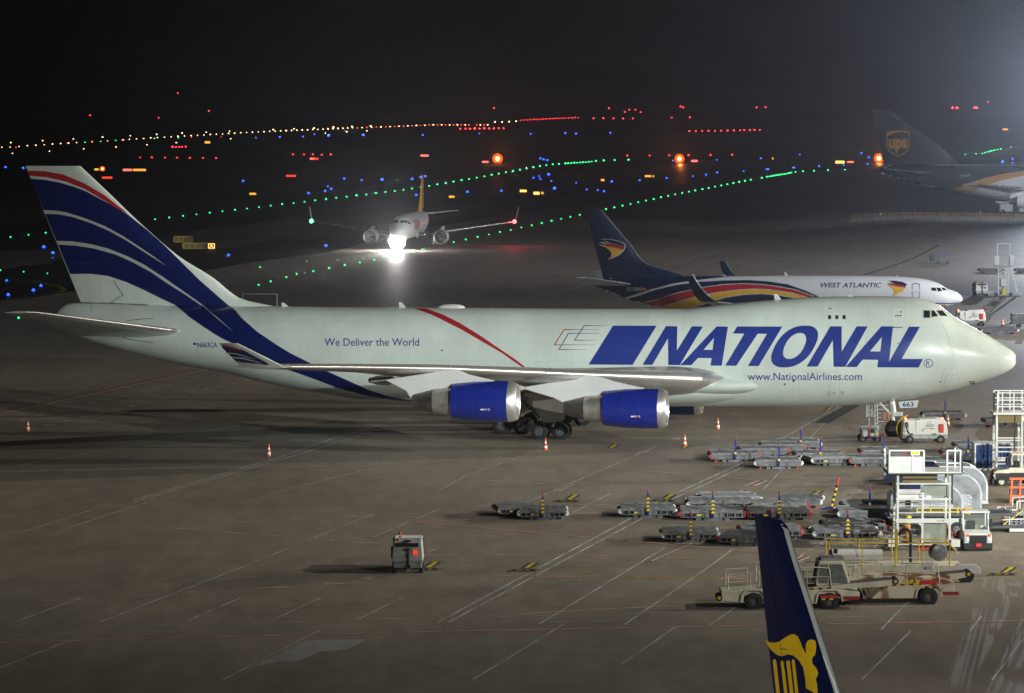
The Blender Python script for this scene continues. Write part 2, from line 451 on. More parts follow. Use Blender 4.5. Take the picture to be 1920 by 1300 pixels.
M_refl = mat('white_band', (.85, .85, .85), .4, var=.05)
M_ypaint = mat('safety_yellow', (.72, .52, .03), .45, var=.15)
M_pylon = paint_mat('pylon_white_paint', (.66, .68, .68), .35)

# ------------------------------------------------------------------ ground
def ground_mat(name, c1, c2, rough, scale, streak=(1, .35, 1), wet=.25, big=None):
    m = bpy.data.materials.new(name); m.use_nodes = True; nt = m.node_tree; b = nt.nodes['Principled BSDF']
    tc = nt.nodes.new('ShaderNodeTexCoord'); mp = nt.nodes.new('ShaderNodeMapping'); mp.inputs['Scale'].default_value = streak
    mp.inputs['Rotation'].default_value = (0, 0, R(-8))
    nt.links.new(tc.outputs['Object'], mp.inputs['Vector'])
    def noise(sc, det=8, rough=.6, src=None):
        n = nt.nodes.new('ShaderNodeTexNoise'); n.inputs['Scale'].default_value = sc; n.inputs['Detail'].default_value = det; n.inputs['Roughness'].default_value = rough
        nt.links.new((src or mp).outputs[0] if src is not tc else tc.outputs['Object'], n.inputs['Vector']); return n
    n1, n2, n3 = noise(scale * .05), noise(scale, 5), noise(scale * 14, 3, .7, tc)
    r1 = nt.nodes.new('ShaderNodeValToRGB'); r1.color_ramp.elements[0].position = .36; r1.color_ramp.elements[1].position = .64
    r1.color_ramp.elements[0].color = (*c1, 1); r1.color_ramp.elements[1].color = (*c2, 1)
    nt.links.new(n1.outputs['Fac'], r1.inputs[0])
    def mul(a, n, lo, hi, p0=.3, p1=.7):
        mr = nt.nodes.new('ShaderNodeMapRange'); mr.inputs['From Min'].default_value = p0; mr.inputs['From Max'].default_value = p1
        mr.inputs['To Min'].default_value = lo; mr.inputs['To Max'].default_value = hi; nt.links.new(n.outputs['Fac'], mr.inputs['Value'])
        mx = nt.nodes.new('ShaderNodeVectorMath'); mx.operation = 'SCALE'; nt.links.new(a, mx.inputs[0]); nt.links.new(mr.outputs[0], mx.inputs['Scale']); return mx.outputs[0]
    n4 = noise(scale * .25, 10, .75); c = mul(r1.outputs['Color'], n2, .90, 1.08); c = mul(c, n3, .84, 1.12); c = mul(c, n4, .86, 1.1, .35, .65)
    nt.links.new(c, b.inputs['Base Color'])
    mr = nt.nodes.new('ShaderNodeMapRange'); mr.inputs['From Min'].default_value = .35; mr.inputs['From Max'].default_value = .65
    b.inputs['Specular IOR Level'].default_value = .25; mr.inputs['To Min'].default_value = rough - wet * .5; mr.inputs['To Max'].default_value = rough; nt.links.new(n1.outputs['Fac'], mr.inputs['Value'])
    nt.links.new(mr.outputs[0], b.inputs['Roughness'])
    bp = nt.nodes.new('ShaderNodeBump'); bp.inputs['Strength'].default_value = .25; bp.inputs['Distance'].default_value = .01
    nt.links.new(n3.outputs['Fac'], bp.inputs['Height']); nt.links.new(bp.outputs[0], b.inputs['Normal'])
    return m
G_grass = ground_mat('dry_grass', (.055, .05, .032), (.085, .075, .05), .95, .6, wet=.05)
G_asph = ground_mat('asphalt', (.018, .019, .022), (.028, .029, .032), .6, .8, wet=.2)
G_conc = ground_mat('apron_concrete', (.218, .194, .163), (.28, .245, .196), .7, .7, wet=.2)
G_patch = ground_mat('pale_repair_concrete', (.3, .3, .3), (.42, .42, .41), .6, 1.5)
def sheet(name, pxs, lift, m, label=None, world_pts=None, cut=None, kind='structure'):
    pts = world_pts or [P(x, y)[:2] for x, y in pxs]
    bm = flat_mesh([[[(p[0], p[1]) for p in pts]]], cut)
    o = bm_obj(bm, lambda x, y: Vector((x, y, height(x, y) + lift)), name, m, None, True)
    for pl in o.data.polygons: pl.use_smooth = True
    o['kind'] = kind; return o
base = MB()
def grid_base():
    xs, ys = GX, GY
    vs = [(x, y, height(x, y)) for y in ys for x in xs]; n = len(xs)
    fs = [(j*n+i, j*n+i+1, (j+1)*n+i+1, (j+1)*n+i) for j in range(len(ys)-1) for i in range(n-1)]
    base.add(vs, fs)
grid_base()
g = base.build('ground', G_grass, smooth=True); g['kind'] = 'structure'
sheet('taxiway', [(-700, 470), (-100, 434), (0, 423), (130, 412), (261, 398), (480, 373), (700, 348), (900, 330), (1250, 309), (1700, 287), (2300, 275), (2600, 300), (2400, 340), (1500, 420), (1000, 500), (500, 600), (-700, 660)], .03, G_asph, cut='grid')
sheet('grass_island', [(262, 452), (309, 440), (480, 419), (540, 409), (665, 392), (790, 376), (841, 373), (983, 363), (1066, 360), (1085, 362), (1060, 370), (1000, 380), (933, 390), (805, 407), (700, 425), (560, 453), (480, 462), (380, 470), (330, 470), (280, 464)], .06, G_grass)
sheet('grass_island', [(-700, 520), (-100, 478), (60, 468), (118, 472), (130, 482), (90, 495), (0, 505), (-700, 560)], .06, G_grass)
sheet('apron', [(-700, 700), (-200, 600), (0, 566), (60, 560), (132, 549), (250, 530), (391, 508), (449, 497), (540, 484), (620, 474), (700, 452), (800, 428), (1020, 392), (1085, 378), (1250, 350), (1400, 333), (1600, 316), (1920, 304), (2500, 290), (3200, 330), (3500, 500), (3500, 2000), (960, 9000), (-3000, 2000)], .08, G_conc, cut='grid')
L0 = .085
def strip_mesh(segs, wid, name, m, lift, kind='structure'):
    """segs: list of pixel polylines; a painted line of real width wid"""
    mb = MB()
    for sg in segs:
        for (a, b) in zip(sg, sg[1:]):
            p, q = P(*a), P(*b); d = (q - p); L = d.length; d.normalize(); nrm = Vector((-d.y, d.x, 0)).normalized() * wid / 2
            k = max(1, int(L / 12)); pr = [p + (q - p) * (i / k) for i in range(k + 1)]; vs = []
            for r in pr:
                for sgn in (1, -1):
                    v = r + nrm * sgn; vs.append((v.x, v.y, height(v.x, v.y) + lift))
            mb.add(vs, [(2*i, 2*i+1, 2*i+3, 2*i+2) for i in range(k)])
    o = mb.build(name, m, smooth=True); o['kind'] = kind; return o
def dashes(a, b, n, duty=.5):
    p, q = P(*a), P(*b); out = []
    for i in range(n):
        u = p + (q - p) * (i / n); v = p + (q - p) * ((i + duty) / n); out.append((u, v))
    return out
def dash_mesh(ds, wid, name, m, lift):
    mb = MB()
    for p, q in ds:
        d = (q - p).normalized(); nn = Vector((-d.y, d.x, 0)).normalized() * wid / 2
        mb.add([(v.x, v.y, height(v.x, v.y) + lift) for v in (p + nn, p - nn, q - nn, q + nn)], [(0, 1, 2, 3)])
    o = mb.build(name, m); o['kind'] = 'structure'; return o
M_lw = mat('worn_white_line', (.5, .5, .47), .7, var=.5, scale=.9)
M_lj = mat('joint_sealant', (.52, .53, .52), .7, var=.6, scale=.5)
M_lp = mat('worn_pink_line', (.60, .33, .30), .7, var=.4, scale=.7)
M_lr = mat('red_line', (.34, .03, .03), .7, var=.3, scale=.7)
M_ly = mat('yellow_line', (.55, .45, .03), .6, var=.4, scale=1.2)
M_lk = mat('black_outline', (.02, .02, .022), .7, var=.3)
joints = [[(1011,1174),(1248,1029)],[(1170,1175),(1320,1073),(1375,1032)],[(1329,1177),(1400,1128),(1470,1080)],[(887,1278),(1057,1174)],[(1163,1251),(1267,1179)],
 [(880,891),(1018,845)],[(986,945),(1227,841)],[(1050,976),(1145,928)],[(30,1169),(152,1124)],[(190,1169),(450,1068),(703,965)],[(348,1169),(452,1124)],[(505,1169),(602,1124)],
 [(662,1169),(755,1124)],[(0,1256),(127,1206)],[(417,1279),(600,1185)],[(1652,1184),(1707,1127)],[(1616,1278),(1707,1187)],[(1818,1188),(1840,1159)],[(0,882),(632,767)],
 [(47,999),(222,943)],[(106,999),(277,945)],[(1570,950),(1690,875)],[(1432,920),(1576,762)],[(1222,1055),(1300,1020)],[(1500,1046),(1560,1010)],[(918,577),(1100,535)],
 [(1620,1045),(1700,980)],[(500,930),(700,880)],[(820,925),(880,891)],[(700,1010),(830,955)],[(1860,1279),(1920,1200)]]
strip_mesh(joints, .07, 'joint_line', M_lj, L0)
strip_mesh([[(822,1170),(1188,972),(1225,947),(1385,874),(1432,845),(1576,762)],[(842,1170),(1206,974),(1243,947),(1399,876)],[(248,941),(518,862),(632,822),(805,774)],[(252,944),(524,865),(700,812)],[(1060,546),(1117,532)]], .11, 'drain_line', M_lj, L0 + .004)
strip_mesh([[(192,1178),(321,1176)],[(448,1172),(572,1170)],[(694,1165),(813,1162)],[(21,1194),(152,1192)],[(285,1189),(412,1185)],[(539,1182),(665,1179)],[(1032,1170),(1152,1168)],[(1170,1154),(1289,1152)],[(1515,1142),(1600,1140)],[(1530,1162),(1633,1160)],[(1780,1090),(1860,1088)],[(900,1162),(1050,1156)]], .1, 'white_line', M_lw, L0 + .004)
strip_mesh([[(0,1209),(900,1186),(1400,1177),(1840,1169),(1925,1167)]], .17, 'red_line', M_lp, L0 + .008)
strip_mesh([[(769,983),(900,993),(1400,1037),(1480,1045)],[(769,983),(900,976),(1158,962)],[(956,865),(1412,903)],[(1415,915),(1925,922)],[(901,1160),(1100,1148),(1372,1133)],[(1280,957),(1690,952)]], .17, 'pink_line', M_lp, L0 + .008)
pk = [((314,989),(375,987)),((330,994),(375,996)),((427,983),(488,981)),((411,1001),(459,1003)),((493,1006),(541,1009)),((576,1013),(626,1016)),((661,1020),(712,1022)),((539,977),(598,975)),((649,972),(705,970)),((758,967),(809,965)),
 ((607,1099),(675,1096)),((478,1106),(548,1104)),((348,1114),(417,1111)),((214,1122),(287,1120)),((77,1131),(152,1128)),((797,1044),(858,1044)),((928,1044),(1002,1044)),((1074,1045),(1143,1046)),((1220,1048),(1294,1049)),((1193,1087),(1268,1088)),
 ((1345,1088),(1400,1089)),((922,1083),(1092,1085)),((1080,949),(1143,949)),((977,909),(1020,910)),((901,903),(945,905)),((1119,923),(1178,924)),((1239,924),(1330,925)),((545,878),(620,876)),((560,881),(590,883)),((610,884),(650,886)),((690,883),(740,880))]
strip_mesh([list(s) for s in pk], .2, 'pink_dash', M_lp, L0 + .004)
strip_mesh([[(1092,1065),(1205,1067)],[(1000,1082),(1400,1087)],[(840,1062),(870,1062)],[(1600,1084),(1925,1076)]], .1, 'yellow_line', M_ly, L0 + .004)
strip_mesh([[(0,775),(355,699),(700,625)]], .25, 'red_line', M_lr, L0 + .004)
strip_mesh([[(0,778),(355,702),(700,628)]], .12, 'white_line', M_lw, L0 + .004)
dash_mesh(dashes((13,817),(480,711),16,.55) + dashes((0,798),(420,702),14,.45), .16, 'white_dash', M_lw, L0 + .004)
strip_mesh([[(1060,546),(1230,502),(1490,423),(1600,391)]], .22, 'white_line', M_lw, L0 + .004)
dash_mesh(dashes((1060,569),(1279,515),18) + dashes((1279,515),(1560,426),26) + dashes((1230,520),(1520,427),24,.4), .2, 'white_dash', M_lw, L0 + .004)
strip_mesh([[(1622,516),(1760,461)]], .5, 'tar_seam', M_lk, L0 + .004)
strip_mesh([[(0,527),(60,531),(110,540),(118,546),(100,552),(0,565)],[(0,524),(62,528),(114,538),(124,546),(104,555),(0,568)]], .2, 'yellow_line', M_ly, L0 + .03)
strip_mesh([[(1541,795),(1600,762)]], 1.1, 'tar_seam', M_lk, L0 + .004)
def quad(pts, name, m, lift): return sheet(name, pts, lift, m)
for (cx, cy, k, br) in ((1073,935,1,1),(1254,934,1,1),(1384,927,1,1),(1530,928,1,1),(993,1064,1.15,1),(810,1062,1.15,1),(1422,839,.8,1),(1150,839,.8,0),(1285,840,.7,0),(1875,743,.8,0),(1555,769,.8,0),(1890,1072,1.1,1)):
    w, h = 8 * k, 4.5 * k
    quad([(cx - w * 1.9, cy + h), (cx - w * .2, cy - h), (cx + w * 2, cy - h), (cx + w * .4, cy + h)], 'stop_mark_outline', M_lk, L0 + .004)
    quad([(cx - w * 1.3, cy + h), (cx + w * .4, cy - h), (cx + w * 1.4, cy - h), (cx - w * .2, cy + h)], 'stop_mark', M_ly, L0 + .010)
    if br:
        y = cy + h * 1.7; x = cx - w * 1.6
        quad([(x - w*3, y + 2*k), (x - w*2.4, y - 2*k), (x + w*3.6, y - 2*k), (x + w*3, y + 2*k)], 'stop_mark_outline', M_lk, L0 + .004)
        strip_mesh([[(x - w*2.7, y), (x - w*2, y)], [(x - w*1.2, y), (x + w*.1, y)], [(x + w*.8, y), (x + w*1.6, y)], [(x + w*2.6, y), (x + w*3.3, y)]], .2, 'stop_mark', M_ly, L0 + .010)
for (cx, cy, k) in ((1061,915,1),(1049,921,.8),(1417,909,1.5),(803,1036,1),(690,1087,1),(1500,1051,1.5),(1620,1056,1.2),(1600,800,1),(1368,778,.8),(1265,826,.8),(1205,850,.8),(1398,1128,1.2),(1547,839,1)):
    w, h = 9 * k, 3.2 * k
    quad([(cx - w*1.6, cy + h), (cx + w*.2, cy - h), (cx + w*1.7, cy - h), (cx, cy + h)], 'stand_edge_mark', M_lw, L0 + .006)
    quad([(cx - w*1.1, cy + h), (cx + w*.7, cy - h), (cx + w*1.3, cy - h), (cx - w*.5, cy + h)], 'stand_edge_mark', M_lr, L0 + .012)
sheet('repair_patch', [(470, 1255), (575, 1204), (690, 1203), (650, 1222), (600, 1226), (560, 1243), (520, 1246)], L0 + .004, G_patch)

# ------------------------------------------------------------------ the large freighter
psi = R(8.9)
O747 = PD(1905, 672, 244.6); O747.z = 0
A = Plane('cargo_airplane', 'huge pale cargo jet with striped blue tail and giant blue slanted lettering', O747, psi)
def sz(pl, pts): return [pl.px(x, y) for x, y in pts]
top = [(1906.7,673),(1902.5,662.5),(1890,652.5),(1873.7,642.5),(1840,622.5),(1815,609),(1790,595),(1772,581),(1757,571),(1740,564),(1715,558.5),(1690,556.3),(1640,555.5),(1565,556.5),(1515,558.5),(1477,561),(1425,564.5),(1350,572),(1312,576.5),(1285,579.3),(1225,579.5),(1000,578.7),(895,577.5),(620,576),(545,575),(480,573),(300,570.5),(150,568),(128,570),(112,578),(104,588),(101,598)]
bot = [(1906.7,677),(1902.5,686),(1890,696),(1865,707.5),(1815,724),(1765,737.5),(1715,746),(1665,752.5),(1615,758.5),(1565,761),(1475,761.5),(1350,762),(1250,762),(1000,761.5),(900,761),(770,753),(695,750),(620,740),(520,722),(480,713),(420,698),(372,689),(305,676),(257,664),(191,646),(140,628),(112,613),(101,602)]
wid = [(0,.02),(.15,.45),(.5,.85),(1,1.25),(2,1.8),(3.5,2.35),(5.5,2.85),(8,3.15),(10.5,3.25),(46,3.25),(50,3.15),(54,2.85),(58,2.35),(62,1.7),(65,1.15),(67.3,.7),(68.5,.3)]
kk = [(0,.5),(3,.48),(8,.43),(20,.43),(25,.49),(45,.49),(60,.5),(69,.5)]
A.set_fuselage(sz(A, top), sz(A, bot), wid, kk)
A.body(M_skin, .01, A.px(101, 600)[0], 260)
A.set_fin([(311.5,150.6,48),(361,203,68),(425.6,270.8,93.7),(483,338.5,116.7),(522,401,132.3),(553.5,440,144.9),(562.7,457,148.5),(567,480,150.5),(571,497,152),(574,516,153.5),(580,530,155),(588,532,158)])
A.fin(M_skin)
def off(pts, ox, oy, sc): return [(ox + x / sc, oy + y / sc) for x, y in pts]
z1 = lambda pts: off(pts, 0, 280, 2.954)
z2 = lambda pts: off(pts, 420, 540, 4)
z3 = lambda pts: off(pts, 640, 660, 2.8235)
z4 = lambda pts: off(pts, 1000, 540, 4)
z5 = lambda pts: off(pts, 1440, 540, 4)
blue_top = z1([(172,164),(250,170),(330,185),(410,208),(480,235),(600,300),(700,355),(820,450),(920,540),(1010,630),(1100,720),(1180,790),(1260,860),(1290,880),(1350,940)]) + z2([(50,145),(130,225),(250,330),(400,430),(500,490),(655,567),(760,618),(900,680),(1090,765),(1250,815),(1420,845)])
blue_bot = z2([(1420,853),(1250,835),(1050,800),(850,745),(650,670),(470,607),(300,530),(150,455),(0,385)]) + z1([(1200,1030),(1130,985),(1050,930),(975,865),(900,830),(800,780),(700,735),(600,702),(500,690),(390,691)])
A.decal([[blue_top + blue_bot]], M_blue, 'swoosh', A.fino, 5, .03, True)
A.decal([[z1([(240,337),(310,340),(370,350),(480,385),(580,425),(680,480),(780,545),(860,600),(920,645),(800,570),(700,505),(600,450),(500,408),(400,375),(320,360),(247,358)])],
         [z1([(312,507),(400,510),(500,525),(600,550),(700,590),(800,640),(900,705),(1000,775),(1120,860),(1180,920),(1293,1012),(1200,930),(1130,876),(1040,814),(920,738),(840,683),(740,628),(640,583),(520,550),(420,534),(320,528)])]], M_stripe, 'white_stripe', A.fino, 5, .045, True)
A.decal([[z1([(152,119),(250,122),(350,140),(470,190),(580,255),(650,310),(705,352),(650,330),(580,285),(480,225),(370,180),(260,155),(163,146)])]], M_red, 'red_stripe', A.fino, 5, .03, True)
A.decal([[[(776,578.5),(797,578.5)] + z2([(1640,200),(1760,260),(1860,320),(1920,357)]) + z3([(862,0),(925,42),(985,90),(972,90),(910,48),(850,6)]) + z2([(1780,312),(1680,262),(1560,202)])]], M_red, 'red_stripe')
LET = [[z4([(598,284),(925,285),(745,577),(415,575)])],
 [z4([(820,577),(995,287),(1080,289),(1077,470),(1190,289),(1272,290),(1099,579),(1012,579),(1010,380),(893,577)])],
 [z4([(1102,580),(1375,290),(1460,291),(1413,584),(1330,583),(1338,527),(1235,526),(1185,580)]), z4([(1277,465),(1355,375),(1345,465)])],
 [z4([(1530,290),(1868,291),(1690,587),(1610,586),(1753,345),(1683,345),(1522,585),(1440,583),(1583,344),(1495,343)])],
 [z5([(290,590),(468,289),(553,289),(553,478),(665,289),(748,289),(580,592),(492,592),(487,392),(372,590)])],
 [z5([(583,593),(850,289),(938,289),(908,555),(1058,291),(1140,292),(1003,532),(1163,533),(1130,597),(820,596),(826,540),(710,538),(665,594)]), z5([(765,477),(855,368),(843,477)])]]
def sup(cx, cy, a, b, k, n, N=40):
    o = []
    for i in range(N):
        t = 2 * math.pi * i / N; c, s_ = math.cos(t), math.sin(t)
        x = a * abs(c) ** (2/n) * (1 if c >= 0 else -1); y = b * abs(s_) ** (2/n) * (1 if s_ >= 0 else -1); o.append((cx + x - k * y, cy + y))
    return o
LET.append([z5(sup(200, 440, 150, 157, .5, 2.35)), z5(sup(200, 436, 74, 97, .42, 2.2))[::-1]])
LET.append([z5(sup(1202, 565, 35, 33, 0, 2)), z5(sup(1202, 565, 30, 28, 0, 2))[::-1]])
A.decal(LET, M_letter, 'company_lettering', step=6)
A.text('R', (1736.5, 676.5, 1743.5, 686), M_letter)
A.text('We Deliver the World', (608.5, 634.5, 786, 649), M_thin, bold=.004)
A.text('www.NationalAirlines.com', (1402, 699, 1616, 713), M_thin, bold=.004)
A.text('N663CA', (370, 642, 407.5, 651.5), M_thin, 'registration', bold=.01)
A.decal([[[(357,643),(368,643),(368,650),(357,650)]]], M_refl, 'flag'); A.decal([[[(362,643),(368,643),(368,647),(362,647)]]], M_letter, 'flag_field', eps=.02)
def stroke(pts, w, w2=None):
    o = []; n = len(pts); L = []; Rr = []
    for i in range(n):
        a, b = pts[max(0, i-1)], pts[min(n-1, i+1)]; dx, dy = b[0]-a[0], b[1]-a[1]; l = math.hypot(dx, dy); ww = (w + ((w2 or w) - w) * i / (n-1)) / 2
        L.append((pts[i][0] - dy/l*ww, pts[i][1] + dx/l*ww)); Rr.append((pts[i][0] + dy/l*ww, pts[i][1] - dx/l*ww))
    return L + Rr[::-1]
def frame3(a, b, c, d): return [[stroke(z4([a, b]), .3, 1.6)], [stroke(z4([b, c]), 1.6)], [stroke(z4([c, d]), 1.6, .3)]]
A.decal(frame3((500,314),(230,314),(158,428),(470,427)), M_red, 'logo_frame')
A.decal(frame3((560,285),(382,284),(310,393),(470,394)) + frame3((500,343),(265,341),(192,463),(400,464)), M_thin, 'logo_frame', eps=.016)
A.decal([[z5([(x0, 205),(x0+28, 205),(x0+28, 237),(x0, 237)])] for x0 in (448, 503, 557)], M_stripe, 'window_border', eps=.008)
for i, x0 in enumerate((451, 506, 560)): A.decal([[z5([(x0+4, 206),(x0+18, 206),(x0+22, 211),(x0+22, 230),(x0+18, 235),(x0+4, 235),(x0, 230),(x0, 211)])]], M_dark if i != 1 else M_core, 'window', eps=.016)
M_win = mat('window_frame_tan', (.45, .36, .3), .5)
for q in (((1166,168),(1217,168),(1217,228),(1166,228)), ((1226,168),(1246,170),(1280,215),(1226,222)), ((1262,169),(1310,170),(1352,216),(1292,212))):
    cx = sum(p[0] for p in q)/4; cy = sum(p[1] for p in q)/4
    A.decal([[z5(q)]], M_win, 'window_frame', eps=.01, step=4)
    A.decal([[z5([(cx + (x-cx)*.88, cy + (y-cy)*.88) for x, y in q])]], M_glass, 'cockpit_window', eps=.022, step=4)
rr = lambda x0, y0, x1, y1, r: [(x0+r,y0),(x1-r,y0),(x1,y0+r),(x1,y1-r),(x1-r,y1),(x0+r,y1),(x0,y1-r),(x0,y0+r)]
A.decal([[z5(rr(944,160,1011,293,10)), z5(rr(950,166,1005,287,8))[::-1]]], M_refl, 'door_outline', eps=.014)
A.decal([[z5([(950,207),(1003,207),(1003,213),(950,213)])], [z5([(938,293),(1008,293),(1008,300),(938,300)])], [z5(sup(1000,182,5,6,0,2,8))]], M_dgrey, 'door_marking', eps=.016)
A.decal([[z5([(450,155),(465,151),(482,156),(466,160)])], [z5([(1510,700),(1555,698),(1566,724),(1524,730)])], [z5(sup(977,417,5,5,0,2,8))], [z5(sup(1291,704,6,5,0,2,8))], [z5(sup(125,722,8,6,0,2,8))], [z5(sup(192,697,9,9,0,2,8))], [z4(sup(1548,501,9,9,0,2,8))], [z2(sup(1636,468,7,7,0,2,8))]], M_navy, 'sensor_marking', eps=.016)
A.decal([[z5([(245,620),(530,620),(530,632),(245,632)]), z5([(247,622),(528,622),(528,630),(247,630)])[::-1]], [z5([(443,775),(470,775),(470,812),(443,812)])], [z5([(480,780),(510,780),(510,798),(480,798)])], [z5([(545,775),(572,775),(572,800),(545,800)])]], M_stripe, 'placard_marking', eps=.014)
A.decal([[z5(stroke([(1310,275),(1345,350),(1380,470),(1440,700)], 3))], [z5(stroke([(1735,430),(1735,620)], 2.5))], [z5(stroke([(1330,600),(1298,685)], 5))], [z5(stroke([(1345,650),(1312,735)], 5))], [z5(stroke([(1330,600),(1392,606)], 3))], [z5(stroke([(1345,650),(1400,655)], 3))], [z5(stroke([(235,690),(240,880)],2))], [z5(stroke([(536,690),(540,880)],2))],
         [z4(stroke([(0,560),(60,553),(105,573),(140,612)], 3))]], M_stripe, 'panel_seam', eps=.012)
A.decal([[z1(stroke([(505,865),(505,905)], 3))], [z1(stroke([(640,1020),(712,1053),(850,1072)], 3))], [z1(stroke([(700,950),(800,940),(850,938)], 3))], [z1(stroke([(1035,885),(1130,866),(1290,860)], 2))]], M_dgrey, 'panel_seam', eps=.012)
A.decal([[z1(stroke([(445,853),(610,852),(820,866)], 4))], [z1(stroke([(612,852),(683,806),(630,728)], 3))], [z1(stroke([(375,632),(520,632),(545,615)], 2))]], M_dgrey, 'rudder_seam', A.fino, 9, .05, True)
for px0, hgt in ((758, 10), (538, 7), (1462, 10), (1600, 2)):
    a, z = A.px(px0, 577); z = A.zt(a); mb = MB(); h = hgt / 26.6
    mb.prism([(-(a + .35), z - .05), (-(a - .15), z - .05), (-(a + .2), z + h), (-(a + .4), z + h)], -.03, .03).build('blade_antenna', M_white, A.root, smooth=True)
a, z = A.px(846, 577); mb = MB()
mb.lathe([(-.95, .01), (-.8, .12), (-.5, .2), (0, .24), (.6, .2), (.9, .1), (1, .01)], (-a, 0, A.zt(a) + .02), (1, 0, 0), 16).build('satcom_dome', M_white, A.root, smooth=True)
a, z = A.px(853, 577)
# ---- wings
def wsec(pl, px, py, l, chord, drop, tc):
    a, z = pl.px(px, py, l); return (l, a, z, chord, drop, tc)
secs = [wsec(A, 1420, 722, 1.5, 18.5, .85, .13), wsec(A, 1350, 714, 3.4, 16.6, .9, .125), wsec(A, 1105, 703.5, 11.7, 9.9, .55, .10), wsec(A, 845, 692, 20.6, 6.6, .28, .095), wsec(A, 640, 688.5, 27.2, 4.7, .14, .09), wsec(A, 536, 688, 30.6, 3.9, .08, .085)]
for sd in (1, -1):
    w = A.foil(secs if sd == 1 else [(l, a, z - 1.5 * (l / 30) ** 1.5, c, d, t) for l, a, z, c, d, t in secs], M_wing, 'wing', sd, 16, 22, (.06, .98), M_metal)
    if sd == 1: NW = w
# winglets
def winglet(sd):
    (a0, z0), (a1, z1_), (a2, z2_), (a3, z3_) = A.px(452, 691, 30.6), A.px(538, 690, 30.6), A.px(446, 644, 31.9), A.px(410, 643.5, 31.9)
    mb = MB(); vs = []; N = 10
    for i in range(N + 1):
        t = i / N; le = a1 + (a2 - a1) * t; te = a0 + (a3 - a0) * t; l = 30.55 + 1.35 * t; z = z1_ + (z2_ - z1_) * t - (1.55 if sd < 0 else 0)
        for q in (0, .05, .2, .5, 1): vs.append(A.loc(le + (te - le) * q, sd * (l + .07 * naca(q) * 3), z))
        for q in (.5, .2, .05): vs.append(A.loc(le + (te - le) * q, sd * (l - .07 * naca(q) * 3), z))
    fs = [(i*8+j, i*8+(j+1) % 8, (i+1)*8+(j+1) % 8, (i+1)*8+j) for i in range(N) for j in range(8)] + [tuple(range(8)), tuple(N*8+j for j in range(8))]
    return mb.add(vs, fs).build('winglet', M_skin, A.root, smooth=True)
wl = winglet(1); winglet(-1)
def wl_fn(u, v):
    l = 31.2
    for _ in range(4):
        a, z = A.px(u, v, l); z0 = A.px(538, 690, 30.6)[1]; z1q = A.px(446, 644, 31.9)[1]; l = 30.55 + 1.35 * (z - z0) / (z1q - z0)
    return A.loc(a, l + .24, z)
for poly, m_ in (([(-15,440),(60,440),(160,470),(250,520),(330,560),(345,577),(150,555),(90,545)], M_blue), ([(20,482),(100,490),(200,520),(250,535),(190,522),(100,497),(25,490)], M_stripe), ([(60,515),(150,522),(250,550),(300,572),(240,553),(150,532),(65,522)], M_stripe), ([(-12,425),(30,432),(100,455),(140,470),(90,462),(30,443),(-8,434)], M_red)):
    bm = flat_mesh([[z2(poly)]], 9)
    k_ = {M_blue: 0, M_stripe: .012, M_red: .012}[m_]
    bm_obj(bm, lambda u, v: wl_fn(u, v) + Vector((0, -k_, 0)), 'winglet_stripe', m_, wl)
# flap track fairings
for (x0, x1, py, l) in ((690, 745, 713, 16.5), (905, 985, 728, 13.2), (975, 1060, 738, 8.5)):
    for sd in (1, -1):
        (a0, z), (a1, _) = A.px(x1, py, l), A.px(x0, py, l); L = a1 - a0
        o = MB().lathe([(-L, .02), (-L*.95, .14), (-L*.7, .3), (-L*.3, .36), (0, .1)], A.loc(a0, sd * l, z), (1, 0, .02), 14).build('flap_fairing', M_wing, A.root, smooth=True)
        MB().lathe([(-L, .03), (-L*.95, .15), (-L*.9, .21)], A.loc(a0, sd * l, z), (1, 0, .02), 14).build('fairing_tip', M_red, o, smooth=True)
# belly fairing
def blob(pl, px0, px1, zc, hz, wy, m, name, up=1.0):
    a0, a1 = pl.px(px1, 740, 3)[0], pl.px(px0, 740, 3)[0]; ca, ha = (a0 + a1) / 2, (a1 - a0) / 2
    vs = []; fs = []; N, K = 60, 40
    for i in range(N + 1):
        t = -1 + 2 * i / N; r = (1 - abs(t) ** 2.6) ** .5 if abs(t) < 1 else 0; r = max(r, .002)
        for j in range(K):
            w = 2 * math.pi * j / K; vs.append(pl.loc(ca + t * ha, wy * r * math.cos(w), zc + hz * r * math.sin(w) * (up if math.sin(w) > 0 else 1)))
    for i in range(N):
        for j in range(K): fs.append((i*K+j, i*K+(j+1) % K, (i+1)*K+(j+1) % K, (i+1)*K+j))
    return MB().add(vs, fs).build(name, m, pl.root, smooth=True)
blob(A, 830, 1472, 3.55, 1.55, 3.62, M_skin, 'belly_fairing', .9)
blob(A, 1140, 1462, 3.72, .98, 3.86, M_skin, 'wing_root_fairing', .9)
# tailplane
for sd in (1, -1):
    (a0, z0), (a1, z1_) = A.px(356, 624, 1.6), A.px(12, 585, 10.6)
    A.foil([(0.2, a0 - 1.3, z0 - .2, 8.2, .25, .09), (1.6, a0, z0, 7.4, .22, .09), (10.6, a1 - 2.2, z1_ - .02, 2.4, .05, .08), (11.0, a1 - 1.6, z1_ + .0, 1.7, .03, .08)], M_skin, 'tailplane', sd, 10, 18, (.36, .9), M_metal)
